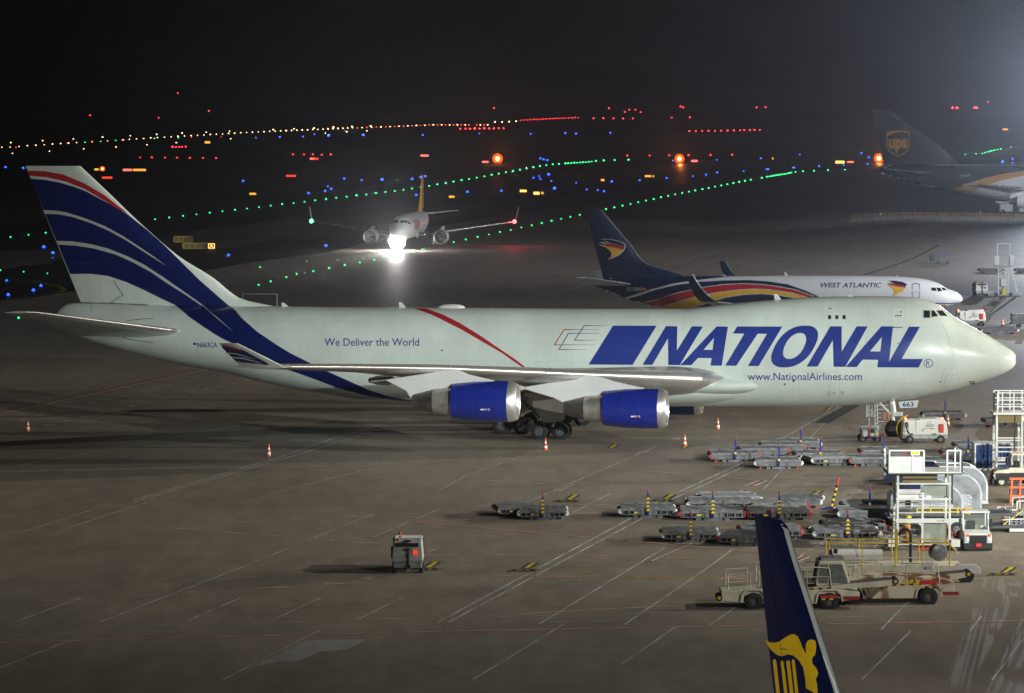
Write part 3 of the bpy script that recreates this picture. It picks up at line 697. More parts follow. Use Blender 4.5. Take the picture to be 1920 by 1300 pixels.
# ---- engines
def engine(pl, l, px_in, px_lip, px_fan, px_core, px_end, pyt, pyb, mats, fan=True, side=1):
    a_in, zt_ = pl.px(px_in, pyt, l); a_end = pl.px(px_end, pyb, l)[0]; a_core = pl.px(px_core, pyb, l)[0]; a_fan = pl.px(px_fan, pyb, l)[0]; a_lip = pl.px(px_lip, pyb, l)[0]
    zb_ = pl.px(px_in, pyb, l)[1]; r = (zt_ - zb_) / 2 * 1.0; zc = (zt_ + zb_) / 2
    c = pl.loc(0, side * l, zc); X = (1, 0, 0)
    e = MB(); e.lathe([(-a_lip, r*.985), (-(a_lip*.75 + a_fan*.25), r), (-(a_lip*.4 + a_fan*.6), r*.975), (-a_fan, r*.86), (-a_fan + .02, r*.82), (-a_fan + .6, r*.8)], c, X, 56)
    eng = e.build('engine_cowl', mats['cowl'], pl.root, smooth=True, sharp=50)
    e = MB(); e.lathe([(-a_lip + .0, r*.985), (-a_lip + (a_lip-a_in)*.5, r*.95), (-a_in - .04, r*.87), (-a_in, r*.83), (-a_in - .05, r*.78), (-a_in - .3, r*.75)], c, X, 56).build('inlet_lip', M_metal, eng, smooth=True, sharp=60)
    e = MB(); e.lathe([(-a_in - .3, r*.75), (-a_in - .9, r*.77), (-a_in - 1.1, r*.78)], c, X, 40).build('inlet_duct', M_wing, eng, smooth=True)
    e = MB(); e.lathe([(-a_in - 1.1, r*.78), (-a_in - 1.12, .01)], c, X, 40)
    e.mat(1).lathe([(-a_in - .6, .01), (-a_in - .8, r*.13), (-a_in - 1.1, r*.24)], c, X, 24)
    for k in range(26):
        w = 2 * math.pi * k / 26; q = Vector((0, math.cos(w), math.sin(w))); t = Vector((0, -math.sin(w), math.cos(w)))
        p0, p1 = c + q * r * .22 + Vector((-a_in - 1.02, 0, 0)), c + q * r * .76 + Vector((-a_in - 1.02, 0, 0))
        e.mat(1).add([p0 - t * .03, p0 + t * .03 + Vector((.06, 0, 0)), p1 + t * .09 + Vector((.03, 0, 0)), p1 - t * .05], [(0, 1, 2, 3)])
    e.build('fan', [M_dark, M_dgrey], eng, smooth=True)
    m1 = a_core * .48 + a_fan * .52
    e = MB(); e.lathe([(-a_fan + .5, r*.66), (-a_fan, r*.70), (-m1, r*.62), (-m1 - .02, r*.60)], c + Vector((0, 0, -.02)), X, 40)
    e.build('core_cowl', mats.get('core1', M_corel), eng, smooth=True)
    e = MB(); e.lathe([(-m1, r*.60), (-a_core, r*.36), (-a_core + .25, r*.3)], c + Vector((0, 0, -.02)), X, 40)
    e.mat(1).lathe([(-a_core + .25, r*.32), (-a_core + .24, .01)], c, X, 24)
    e.build('exhaust_nozzle', [M_core, M_dark], eng, smooth=True)
    return eng, a_in, a_fan, r, zc
M_latch = mat('latch_grey_blue', (.05, .065, .28), .4)
EM = {'cowl': M_cowl}
def pylon(pl, l, poly, m, side=1, half=.24):
    pts = [(-pl.px(x, y, l)[0], pl.px(x, y, l)[1]) for x, y in poly]
    mb = MB().prism(pts, -side * l - half, -side * l + half)
    return mb.build('pylon', m, pl.root, bevel=.06)
PY_O = [(722,712),(845,693),(858,694),(880,703),(935,716),(935,724),(870,722),(850,726),(845,741),(770,746),(762,733)]
PY_I = [(975,727),(1104,704.5),(1118,705),(1150,715),(1212,729),(1212,738),(1160,736),(1133,742),(1125,755),(1060,757),(1036,745),(1025,742)]
for sd in (1, -1):
    _px = A.px
    if sd < 0: A.px = lambda x, y, l=0.0: (_px(x, y, l)[0], _px(x, y, l)[1] - 1.1)
    e1 = engine(A, 20.9, 971, 955, 849, 776, 771, 714.5, 792.5, EM, side=sd)
    e2 = engine(A, 11.7, 1251, 1236, 1132, 1058, 1057, 728.5, 804.5, EM, side=sd)
    pylon(A, 20.9, PY_O, M_pylon, sd); pylon(A, 11.7, PY_I, M_pylon, sd)
    A.px = _px
    if sd == 1:
        for (eng, a_in, a_fan, r, zc), l, x0, y0 in ((e1, 20.9, 901, 768), (e2, 11.7, 1183, 781)):
            def efn(u, v, l=l, r=r, zc=zc, a_in=a_in):
                a, z = A.px(u, v, l + r * .9); dz = max(-.98, min(.98, (z - zc) / r)); return A.loc(a, l + math.sqrt(1 - dz * dz) * r + .015, z)
            for q_ in [[[(x0,y0-1.3),(x0+7,y0-1.3),(x0+7,y0+1.3),(x0,y0+1.3)]], [sup(x0+9.5,y0,2,2,0,2,12)], [sup(x0+15.5,y0,2,2,0,2,12)]]: bm_obj(flat_mesh([q_], 3), efn, 'placard_marking', M_refl, eng)
            for q_ in [[sup(x0+9.5,y0,1.3,1.3,0,2,12)], [sup(x0+15.5,y0,1.3,1.3,0,2,12)]]: bm_obj(flat_mesh([q_], 3), lambda u, v: efn(u, v) + Vector((0, -.01, 0)), 'placard_marking', M_red, eng)
            for q_ in [[[(x0-38+i*17, y0-14),(x0-30+i*17, y0-14),(x0-30+i*17, y0-13.4),(x0-38+i*17, y0-13.4)]] for i in range(5)] + [[[(x0-16,y0-45+j*12),(x0-15.4,y0-45+j*12),(x0-15.4,y0-39+j*12),(x0-16,y0-39+j*12)]] for j in range(5)]: bm_obj(flat_mesh([q_], 4), efn, 'latch_marking', M_latch, eng)
# ---- landing gear
def bogie(pl, px, l, side=1):
    a = pl.px(px, 806, l)[0]; r, w = .62, .44
    g = MB()
    for da in (-.73, .73):
        g.bar(pl.loc(a + da, side*l - .5, r), pl.loc(a + da, side*l + .5, r), .14)
    g.bar(pl.loc(a - .8, side*l, r), pl.loc(a + .8, side*l, r), .28, .3)
    g.cyl(pl.loc(a, side*l, r), pl.loc(a - .1, side*(l - .3 if l > 3 else l), 2.9), .17, n=14)
    g.cyl(pl.loc(a, side*l, 1.4), pl.loc(a - .1, side*(l - .3 if l > 3 else l), 2.9), .25, n=14)
    g.bar(pl.loc(a, side*l, 1.0), pl.loc(a + 2.2, side*(l-.3), 2.7), .16); g.bar(pl.loc(a, side*l, 1.3), pl.loc(a - 1.7, side*(l - 1.0), 2.8), .16)
    o = g.build('landing_gear', M_rim, pl.root, smooth=True)
    for da in (-.73, .73):
        for dl in (-.56, .56):
            mb = MB(); p = pl.loc(a + da, side*l + dl, r); wheel(mb, p.x, p.y, p.z, r, w); mb.build('wheel', [M_black, M_rim], o, smooth=True)
    d = MB(); d.prism([(-(a + 1.5), 2.9), (-(a - 1.3), 2.9), (-(a - .9), 1.35), (-(a + .4), 1.25)], -side*(l + .9) - .03, -side*(l + .9) + .03); d.build('gear_door', M_wing, pl.root)
for sd in (1, -1): bogie(A, 1034, 5.5, sd); bogie(A, 962, 1.9, sd)
a = A.px(1676, 800, 0)[0]; g = MB()
g.cyl(A.loc(a, 0, .6), A.loc(a + .25, 0, 3.2), .13, n=12).cyl(A.loc(a, 0, 1.5), A.loc(a + .25, 0, 3.2), .2, n=12).bar(A.loc(a, -.35, .55), A.loc(a, .35, .55), .12)
g.bar(A.loc(a, 0, 1.4), A.loc(a + 1.5, 0, 2.9), .12).box(-a - .05, -a + .6, -.25, .25, 1.5, 1.75)
ng = g.build('nose_gear', M_white, A.root, smooth=True)
for dl in (-.46, .46):
    mb = MB(); p = A.loc(a, dl, .6); wheel(mb, p.x, p.y, p.z, .61, .42); mb.build('wheel', [M_black, M_rim], ng, smooth=True)
# nose gear door with fleet number
def gdoor(l):
    pts = [A.px(x, y, l) for x, y in z5([(980,855),(1130,842),(1118,897),(990,902)])]
    return MB().prism([(-p[0], p[1]) for p in pts], -l - .02, -l + .02).build('gear_door', M_skin, A.root)
gd = gdoor(.9); gdoor(-.9)
bm = text_bm('663', *off([(1010,856)], 1440, 540, 4)[0], *off([(1092,892)], 1440, 540, 4)[0], bold=.02)
bm_obj(bm, lambda u, v: A.loc(A.px(u, v, .93)[0], .935, A.px(u, v, .93)[1]), 'fleet_number', M_letter, gd, False)
# ------------------------------------------------------------------ parcel 737 of the neighbouring stand
def sec737(l0=1.9): return None
def nose_w(rmax, L): return [(0,.02),(.1,.25*rmax/1.88),(.4,.55*rmax/1.88),(1,.92*rmax/1.88),(2,1.35*rmax/1.88),(3.2,1.65*rmax/1.88),(4.8,1.84*rmax/1.88),(6.2,rmax),(L*.66,rmax),(L*.76,rmax*.9),(L*.86,rmax*.6),(L*.94,rmax*.3),(L*.985,.12)]
OB = PD(1805, 560, 363); OB.z = 0
B = Plane('parcel_airplane', 'smaller cargo jet with dark emblem tail and curved bands behind the big jet', OB, R(8.4))
z6 = lambda pts: off(pts, 1060, 370, 4.3636)
z7 = lambda pts: off(pts, 1440, 460, 4)
topB = [(1805.4,560),(1802.5,554.5),(1790,546.5),(1772,539.5),(1760,531.5),(1740,525),(1715,521),(1690,519),(1640,517.5),(1477,517),(1381,518),(1289,518.3),(1200,519),(1150,521),(1131,524),(1122,529),(1119,532)]
botB = [(1805.4,561),(1804,565),(1790,571),(1772,577.5),(1750,583),(1720,588.5),(1680,591),(1600,592),(1400,592),(1340,591),(1290,585),(1266,581),(1232,575),(1197.5,567.5),(1170,560),(1145,550),(1121,539.6),(1119,536)]
B.set_fuselage(sz(B, topB), sz(B, botB), nose_w(1.88, 37.9), [(0,.5),(40,.5)])
B.body(M_skin2, .01, B.px(1119.5, 534)[0], 140, na=64)
B.set_fin([(394.3,1127.6,1099.4),(420,1149,1105.5),(460,1182.5,1115),(495,1212,1124.2),(501,1228,1125.8),(505,1243,1126.8),(511,1261,1128.2),(517,1281,1129.7),(524,1290,1131)])
M_edge = mat('bare_leading_edge', (.6,.62,.64), .25, .8)
B.fin(M_navy, le_mat=M_edge)
A0 = [(480,826),(700,757),(900,707),(1100,680),(1200,667),(1380,648)]
A1 = [(600,806),(700,767),(900,717),(1100,692),(1300,680),(1500,677),(1658,687),(1822,712),(1964,762),(2077,812)]
A2 = [(600,872),(750,835),(900,787),(1100,742),(1300,715),(1450,708),(1600,714),(1750,733),(1880,757),(2034,812)]
A3 = [(700,918),(790,893),(900,860),(1100,805),(1250,780),(1400,760),(1550,752),(1658,756),(1850,783),(1967,816),(2010,832)]
A4 = [(960,945),(1040,910),(1150,868),(1300,822),(1450,798),(1600,790),(1750,803),(1850,820),(1940,845)]
bl, br_ = (-20, 1010), (2120, 1010)
B.decal([[z6([(240,640),(300,640),(310,655),(1000,640),(1385,640)] + A0[::-1] + [(480,1010),(240,1010)])]], M_navy, 'tail_colour', eps=.016, step=4)
B.decal([[z6(A1 + [(2100,1000),(470,1000),(480,840)])]], M_navy, 'swoosh', step=4, eps=.02)
B.decal([[z6(A2 + [(2060,1000),(640,1000)])]], M_red, 'swoosh', step=4, eps=.026)
B.decal([[z6(A3 + [(1960,1000),(720,1000)])]], M_yellow, 'swoosh', step=4, eps=.032)
B.decal([[z6(A4 + [(1940,1000),(960,1000)])]], M_navy, 'swoosh', step=4, eps=.038)
for q, e in ((A0, .02), (A1, .018), (A2, .026), (A3, .034), (A4, .042)): B.decal([[z6(stroke(q, 6))]], M_stripe, 'stripe', step=4, eps=e + .006)
B.text('WEST ATLANTIC', (1538.5, 530.5, 1653, 539.5), mat('dark_slate_lettering', (.05,.07,.13), .4), shear=.22, bold=.012, step=6)
B.text('EC-OBN', (1176, 539, 1201.5, 545.5), M_stripe, 'registration', eps=.02, bold=.01)
B.decal([[z6([(625,741),(658,741),(658,762),(625,762)])]], M_red, 'flag', eps=.018); B.decal([[z6([(625,747),(658,747),(658,756),(625,756)])]], M_yellow, 'flag_band', eps=.024)
# winged emblem: on the fin and on the forward fuselage
EMB = {'o': [(290,341),(380,345),(440,358),(480,375),(497,395),(490,412),(480,440),(440,475),(400,495),(345,516),(370,490),(378,462),(360,435),(330,412),(268,388),(325,392),(275,365),(345,372)],
       'd': [(300,345),(380,349),(440,362),(475,378),(490,396),(483,408),(440,390),(375,378)],
       'r': [(310,374),(375,380),(440,391),(484,410),(474,432),(420,415),(350,402),(300,392),(338,390)],
       'y': [(285,394),(350,405),(420,417),(473,434),(436,471),(400,490),(356,510),(377,485),(383,460),(362,432),(330,408)]}
for k, m_, e in (('o', M_stripe, .03), ('d', M_navy, .04), ('r', M_red, .045), ('y', M_yellow, .05)):
    B.decal([[z6(EMB[k])]], m_, 'emblem', B.fino, 5, e, True)
for poly, m_ in (([(897,266),(960,268),(1010,277),(1036,290),(1042,298),(1034,306),(985,297),(915,280),(935,277)], M_navy), ([(890,282),(960,292),(1034,308),(1032,320),(980,312),(893,295),(915,292)], M_red), ([(893,299),(980,314),(1030,322),(1012,345),(975,362),(940,380),(948,350),(935,325)], M_yellow)):
    B.decal([[z7(poly)]], m_, 'emblem', step=6, eps=.016)
for q in (((1224,318),(1258,319),(1264,344),(1228,341)), ((1262,318),(1292,320),(1306,344),(1276,349)), ((1298,318),(1322,321),(1340,338),(1314,341))):
    B.decal([[z7(q)]], M_glass, 'cockpit_window', step=4, eps=.016)
B.decal([[z7(rr(1079,287,1138,400,8)), z7(rr(1084,292,1133,396,6))[::-1]]], mat('door_line_blue', (.08,.1,.22), .5), 'door_outline', eps=.014)
B.decal([[z7([(1085,345),(1130,345),(1130,352),(1085,352)])]], M_stripe, 'door_handle', eps=.016)
B.decal([[z7([(1215,430),(1330,434),(1420,432),(1450,424),(1420,438),(1330,441),(1215,438)])]], M_letter, 'nose_stripe', eps=.014)
B.decal([[z7([(1215,446),(1330,451),(1400,447),(1435,438),(1400,456),(1330,464),(1215,455)])]], M_red, 'nose_stripe', eps=.014)
B.decal([[z7([(1225,464),(1330,468),(1395,460),(1340,490),(1225,490)])]], M_yellow, 'nose_stripe', eps=.014)
for x0, hgt in ((1477, 7), (1362, 3), (1304, 4), (1686, 1.5)):
    a, z = B.px(x0, 517); z = B.zt(a); h = hgt / 18.2
    MB().prism([(-(a + .3), z - .05), (-(a - .1), z - .05), (-(a + .2), z + h), (-(a + .35), z + h)], -.03, .03).build('blade_antenna', M_white, B.root)
def wing737(pl, sd, m=M_wing, dz=0, wlm=M_navy, emblem=True, lem=M_edge):
    o = pl.foil([(1.2, 13.2, 1.6, 8.4, .5, .13), (1.9, 13.5, 1.7, 8.0, .5, .125), (5.6, 15.8, 2.15, 5.2, .3, .11), (16.9, 23.6, 3.4 + dz, 1.7, .05, .1)], m, 'wing', sd, 10, 14, (.06, 1), lem)
    vs = []; N = 12
    for i in range(N + 1):
        t = i / N; l = 16.9 + .55 * math.sin(min(1, t * 2.2) * math.pi / 2) + .35 * t; z = 3.4 + dz + 2.55 * (t ** 1.25); le = 23.6 + 2.35 * t + .15 * math.sin(t * 3.14); ch = 1.7 - 1.05 * t
        for q in (0, .08, .3, .7, 1): vs.append(pl.loc(le + ch * q, sd * (l + .09 * naca(q) * 2), z))
        for q in (.7, .3, .08): vs.append(pl.loc(le + ch * q, sd * (l - .09 * naca(q) * 2), z))
    fs = [(i*8+j, i*8+(j+1) % 8, (i+1)*8+(j+1) % 8, (i+1)*8+j) for i in range(N) for j in range(8)] + [tuple(N*8+j for j in range(8))]
    w = MB().add(vs, fs).build('winglet', wlm, pl.root, smooth=True)
    e = MB()
    for i in range(2, N): e.cyl(vs[i*8], vs[(i+1)*8], .04, n=6, cap=False)
    e.build('leading_edge', lem, w, smooth=True)
    return o, w
for sd in (1, -1):
    wing737(B, sd, dz=.35)
    (a0, z0), (a1, z1_) = B.px(1178, 532, 1.2), B.px(1081, 520.6, 7.1)
    B.foil([(.4, a0 - .4, z0 - .15, 3.9, .1, .09), (1.2, a0, z0, 3.5, .1, .09), (7.1, a1 - 1.15, z1_, 1.25, .02, .08)], M_skin2, 'tailplane', sd, 6, 12, (.2, 1), M_edge)
def jet_engine(pl, a, l, zc, r, ln, cowl, sd, m_core=M_core):
    c = pl.loc(a, sd * l, zc); X = (-1, 0, 0)
    e = MB().lathe([(.16, r*.97), (.9, r), (ln*.6, r*.95), (ln*.78, r*.82), (ln*.78+.02, r*.75)], c, X, 40).build('engine_cowl', cowl, pl.root, smooth=True, sharp=50)
    MB().lathe([(.16, r*.97), (.06, r*.9), (0, r*.86), (.06, r*.80), (.3, r*.76)], c, X, 40).build('inlet_lip', M_metal, e, smooth=True)
    q = MB().lathe([(.3, r*.76), (.9, r*.78), (.92, .01)], c, X, 32)
    q.mat(1).lathe([(.55, .01), (.7, r*.12), (.92, r*.22)], c, X, 16)
    q.build('fan', [M_dark, M_dgrey], e, smooth=True)
    MB().lathe([(ln*.6, r*.6), (ln*.8, r*.58), (ln, r*.36), (ln-.02, .3), (ln-.02, .01)], c, X, 28).build('exhaust_nozzle', m_core, e, smooth=True)
    MB().prism([(-a - .6, zc + r*.9), (-a - 1.2, zc + r*1.15), (-a - 3.2, zc + r*1.35), (-a - 6, zc + r*1.3), (-a - ln, zc + r*.4), (-a - ln*.6, zc + r*.3)], -sd*l - .14, -sd*l + .14).build('pylon', cowl, pl.root, bevel=.04)
def gear(pl, a, l, r=.55, w=.36, ztop=1.6, pair=.42):
    g = MB().cyl(pl.loc(a, l, r), pl.loc(a, l, ztop), .12, n=10).bar(pl.loc(a, l - pair, r), pl.loc(a, l + pair, r), .1).bar(pl.loc(a, l, r + .3), pl.loc(a + .9, l, ztop), .08)
    o = g.build('landing_gear', M_white, pl.root)
    for d in (-pair, pair):
        mb = MB(); p = pl.loc(a, l + d, r); wheel(mb, p.x, p.y, p.z, r, w, 18); mb.build('wheel', [M_black, M_rim], o, smooth=True)
for sd in (1, -1): jet_engine(B, 12.4, 4.9, 1.35, .95, 4.4, M_skin2, sd); gear(B, 19.6, 2.6 * sd)
gear(B, 4.2, 0, .35, .22, 1.5, .22)

# ------------------------------------------------------------------ taxiing airliner, nose to the camera
D_ = 566; OC = Vector(((746 - 960) / FPX * D_, D_, 0)); psiC = R(90 - 4.6)
C_ = Plane('taxiing_airplane', 'white airliner with yellow fin rolling toward the camera, landing light on', OC, 0)
# forward direction: towards the camera and a little to the left
C_.f = Vector((-math.sin(R(4.8)), -math.cos(R(4.8)), 0)); C_.p = Vector((math.cos(R(4.8)), -math.sin(R(4.8)), 0))
C_.psi = None; C_.root.rotation_euler = (0, 0, math.atan2(C_.f.y, C_.f.x))
r_ = 2.0
C_.set_fuselage([(0,3.2),(.3,3.7),(1,4.15),(1.8,4.5),(2.8,5.1),(4.2,5.45),(6,5.65),(26,5.65),(32,5.6),(37.3,5.2)],
                [(0,3.1),(.3,2.65),(1,2.2),(2.5,1.8),(5,1.6),(24,1.6),(29,2.3),(34,3.7),(37.3,4.7)],
                [(0,.02),(.2,.5),(.7,.95),(1.6,1.4),(3,1.75),(5,1.97),(25,1.97),(30,1.7),(34,1.05),(37.3,.25)], [(0,.5),(40,.5)])
C_.body(M_skin2, .01, 37.3, 90, na=48)
M_fy = mat('golden_fin', (.75, .40, .02), .35); M_wl = mat('tan_winglet', (.6, .5, .35), .4)
C_.fl = Curve1([5.2, 6, 11.6], [27.6, 30.2, 35.2]); C_.ft = Curve1([5.2, 11.6], [35.6, 37.2]); C_.fz = (5.2, 11.6); C_.tc = .11
C_.fin(M_fy)
for sd in (1, -1):
    C_.foil([(1.5, 12.2, 2.1, 7.6, .4, .13), (6, 14.8, 2.7, 4.9, .25, .11), (16.6, 21.2, 4.1, 1.8, .05, .1)], M_wing, 'wing', sd, 8, 12, (.05, 1), M_edge)
    C_.foil([(.8, 31.5, 5.1, 3.6, .1, .09), (6.2, 34.6, 5.6, 1.4, .03, .08)], M_skin2, 'tailplane', sd, 6, 10, (.1, 1), M_edge)
    vs = []
    for i in range(9):
        t = i / 8; l = 16.6 + .7 * t ** .5 + .15 * t; z = 4.1 + 2.4 * t ** 1.3; le = 21.2 + 1.6 * t; ch = 1.8 - 1.1 * t
        for q in (0, .3, 1): vs.append(C_.loc(le + ch * q, sd * (l + (.05 if q == .3 else 0)), z))
        vs.append(C_.loc(le + ch * .3, sd * (l - .05), z))
    MB().add(vs, [(i*4+j, i*4+(j+1) % 4, (i+1)*4+(j+1) % 4, (i+1)*4+j) for i in range(8) for j in range(4)] + [(32, 33, 34, 35)]).build('winglet', M_wl, C_.root, smooth=True)
    jet_engine(C_, 10.2, 5.75, 1.95, 1.24, 4.4, M_skin2, sd); gear(C_, 17.7, 3.8 * sd, .58, .42, 2.2)
    q = MB().lathe([(-.16, .01), (-.1, .12), (0, .17), (.12, .12), (.2, .01)], C_.loc(21.5, sd * 16.7, 4.15), (1, 0, 0), 10)
gear(C_, 5.1, 0, .38, .24, 1.9, .26)
sd_ = -1
def cwin(a0, z0, a1, z1_, th0, th1):
    pts = []
    for (a, z, th) in ((a0, z0, th0), (a0, z0, th1), (a1, z1_, th1), (a1, z1_, th0)): pts.append((a, z, th))
for sgn in (1, -1):
    for (t0, t1) in ((.04, .30), (.33, .62), (.66, .95)):
        vs = []
        for k in range(5):
            for j in range(3):
                th = sgn * (t0 + (t1 - t0) * k / 4) * 1.15; hh = j / 2
                a = 2.0 + 1.15 * (abs(th)) ** 1.3 + (1 - hh) * -.45 + .25
                zt, zb, w = C_.zt(a), C_.zb(a), C_.w(a); zc = (zt + zb) / 2
                ang = math.pi / 2 - abs(th) * .95 - (1 - hh) * .12
                vs.append(C_.loc(a - .02, sgn * (w * math.cos(ang) + .02), zc + (zt - zc) * math.sin(ang) + .03))
        MB().add(vs, [(k*3+j, k*3+j+1, k*3+j+4, k*3+j+3) for k in range(4) for j in range(2)]).build('cockpit_window', M_glass, C_.bodyo, smooth=True)
bm = text_bm('PEGASUS', 0, 1, 7.5, 0, bold=.02); grid_cut(bm, .4, .2)
M_pink = mat('faded_red_lettering', (.42, .10, .12), .4)
def cside(u, v):
    a = 14.2 - u; z = 3.1 + v * 1.7; L, Z, _ = C_.wrap(a, z, .02, -1); return C_.loc(a, L, Z)
bm_obj(bm, cside, 'lettering', M_pink, C_.bodyo)
bm = text_bm('flypgs', 0, 1, 5.2, 0, bold=.03)
bm_obj(bm, lambda u, v: C_.loc(36.2 - v * 1.2 - (1 - v) * .3 - u * .14 - .4, -(.30), 5.9 + u), 'fin_lettering', M_refl, C_.fino)

# ------------------------------------------------------------------ dark parcel jumbo in the haze, right edge
hU = 3.0
a_u = 1920 - 1655
OD = PD(1655 + 70.0 * 9.93, 330, 661); OD.z = hU
D = Plane('parcel_jumbo', 'dark tailed jumbo with shield emblem and gold band half hidden in haze', OD, R(8.5))
zu = lambda pts: off(pts, 1560, 140, 4.333)
topD = [(2350,345),(2330,332),(2290,318),(2200,311),(1920,310),(1806,308.7),(1700,308.5),(1665,309.5),(1656,315),(1652,322)]
botD = [(2350,350),(2330,360),(2280,374),(2200,378),(1920,378),(1867,374),(1814,364),(1758,354.6),(1708,342),(1668,331),(1654,327)]
wd = [(a * 1.0, w) for a, w in wid[:-6]] + [(52,3.15),(57,2.6),(61,2.0),(65,1.3),(67,.8),(69.5,.4)]
D.set_fuselage(sz(D, topD), sz(D, botD), wd, [(0,.5),(8,.45),(70,.5)])
M_udark = mat('dark_brown_paint', (.026, .023, .022), .4); M_gold = mat('gold_band_paint', (.5, .24, .05), .4)
D.body(M_skin2, .01, D.px(1653, 325)[0], 120, na=48)
D.set_fin([(205,1665,1633),(211,1672,1635),(240,1710,1640),(280,1768,1651),(300,1788,1655),(306,1798,1657),(309,1808,1658),(316,1815,1659)])
M_fedge = mat('fin_edge_grey', (.35,.36,.38), .3, .6)
D.fin(M_udark, le_mat=M_fedge)
D.decal([[zu([(380,720),(1600,720),(1600,775),(1560,787),(1400,806),(1250,840),(1100,886),(975,940),(960,1000),(380,870)])]], M_udark, 'tail_colour', step=4, eps=.03)
D.decal([[zu([(975,940),(1100,885),(1250,840),(1400,805),(1560,785),(1700,770),(1700,805),(1560,822),(1400,855),(1250,900),(1150,945),(1090,975),(960,1000)])]], M_gold, 'gold_band', step=4, eps=.045)
D.text('N628UP', (1801, 327.5, 1819, 331.5), M_stripe, 'registration', eps=.06)
sh = [(443,472),(480,458),(540,451),(600,458),(629,470),(629,590),(615,620),(585,645),(538,668),(490,645),(455,615),(443,585)]
shi = [(450,500),(500,478),(560,468),(622,473),(622,588),(608,615),(580,638),(538,659),(495,638),(462,612),(450,582)]
D.decal([[zu(sh), zu(shi)[::-1]]], M_gold, 'emblem', D.fino, 4, .06, True)
D.text('ups', (1560 + 460/4.333, 140 + 522/4.333, 1560 + 612/4.333, 140 + 636/4.333), M_gold, 'lettering', eps=.06, fin=True, bold=.05, step=4, parent=D.fino)
for sd in (1, -1):
    (a0, z0), (a1, z1_) = D.px(1751, 326, 1.6), D.px(1634, 317, 10.9)
    D.foil([(.2, a0 - 1.3, z0 - .2, 8.4, .2, .09), (1.6, a0, z0, 7.4, .2, .09), (10.9, a1 - 2.4, z1_, 2.6, .04, .08)], M_udark, 'tailplane', sd, 6, 12, (.1, 1), M_edge)
    (a1, z1_) = D.px(1834, 345, 31)
    D.foil([(2.5, a1 - 27, z1_ - 3.2, 17, 1, .12), (11.7, a1 - 18, z1_ - 2.2, 9.5, .5, .1), (31, a1, z1_, 3, .05, .09)], M_wing, 'wing', sd, 8, 12, (.05, 1), M_edge)
    jet_engine(D, a1 - 20, 11.7, 2.3, 1.4, 6.5, M_skin2, sd); jet_engine(D, a1 - 12, 20.9, 2.9, 1.4, 6.5, M_skin2, sd)
    for q in (33, 36): gear(D, q, 1.9 * sd if q == 36 else 5.5 * sd, .62, .44, 2.6, .5)
gear(D, 8, 0, .6, .4, 2.6, .45)

# ------------------------------------------------------------------ near tail fin in the foreground
dd = Vector((.40, -.9165, 0)); Ytip = 95.5
OE = PD(1465, 973, Ytip)
E = Plane('passenger_airplane', 'foreground dark blue jet tail fin with yellow harp emblem', (0, 0, 0), 0)
fin_le_s = 34.4      # leading edge of the fin tip, metres behind the nose
org = OE + dd * fin_le_s; org.z = OE.z - 12.5; E.O = org; E.f = dd; E.p = Vector((.9165, .40, 0))
E.root.location = org; E.root.rotation_euler = (0, 0, math.atan2(dd.y, dd.x))
E.set_fuselage([(0,3.3),(.5,3.7),(2,4.4),(4,5.1),(6,5.4),(30,5.4),(36,5.3),(38,5.0)], [(0,3.1),(1,2.2),(4,1.5),(7,1.3),(24,1.3),(30,2.2),(38,4.5)], nose_w(1.88, 38), [(0,.5),(40,.5)])
M_ryn = mat('near_navy_paint', (.004, .008, .05), .22, var=.1, coat=.5)
M_ryy = mat('harp_yellow', (.78, .50, .01), .3, var=.08, coat=.3)
E.body(M_skin2, .01, 38, 90, na=48)
# fin rows from the photograph: leading edge and trailing edge by image row
E.O = org
rows = [(972.5,1450,1413.5),(976,1466,1413.8),(985,1474,1414.5),(1010,1482,1417.5),(1060,1497,1422.5),(1120,1517,1428.5),(1200,1543,1436.5),(1280,1569,1444.5),(1380,1603,1455),(1430,1640,1460),(1460,1700,1464)]
q = []
def epx(px, py, l=0.0):
    d = ray(px, py); C = Vector((0, 0, CAMH)) - E.O; t = (-l - C.dot(E.p)) / d.dot(E.p); w = C + d * t
    return -w.dot(E.f), w.z
E.px = epx
E.set_fin(rows, .09)
M_grayedge = mat('grey_erosion_strip', (.42, .45, .42), .5)
E.fin(M_ryn)
def le_strip():
    vs = []; K = 7; N = 40
    for i in range(N + 1):
        z = E.fz[0] + (E.fz[1] - E.fz[0]) * (.0 + .985 * i / N); le, te = E.fl(z), E.ft(z); c = te - le; w = min(.1, .15 / c)
        for j in range(K):
            q = 1 - 2 * j / (K - 1); q2 = q * q * w; vs.append(E.loc(le + q2 * c - .008, (1 if q >= 0 else -1) * (E.tc * c * naca(q2) + .006), z))
    MB().add(vs, [(i*K+j, i*K+j+1, (i+1)*K+j+1, (i+1)*K+j) for i in range(N) for j in range(K-1)]).build('leading_edge', M_grayedge, E.fino, smooth=True)
le_strip()
z8 = lambda pts: off(pts, 1340, 960, 3.84)
def ef(u, v, eps):
    l = .2
    for _ in range(5): a, z = E.px(u, v, l); l = E.fin_t(a, z)
    return E.loc(a, l + eps, z)
def ed(loops, m, name, eps=.012, step=6): return bm_obj(flat_mesh(loops, step), lambda u, v: ef(u, v, eps), name, m, E.fino)
harp = z8([(370,922),(395,938),(430,943),(465,935),(510,905),(545,885),(575,880),(600,895),(615,925),(635,975),(655,1012),(664,1022),(658,985),(660,950),(675,925),(705,918),(728,930),(733,960),(731,1010),(722,1035),(708,1045),(703,1070),(708,1095),(735,1125),(748,1155),(742,1185),(730,1200),(740,1240),(745,1300),(735,1330),(715,1300),(660,1270),(655,1200),(640,1120),(610,1070),(570,1035),(530,1025),(490,1040),(450,1030),(405,990),(385,960)])
ed([[harp]], M_ryy, 'harp_emblem')
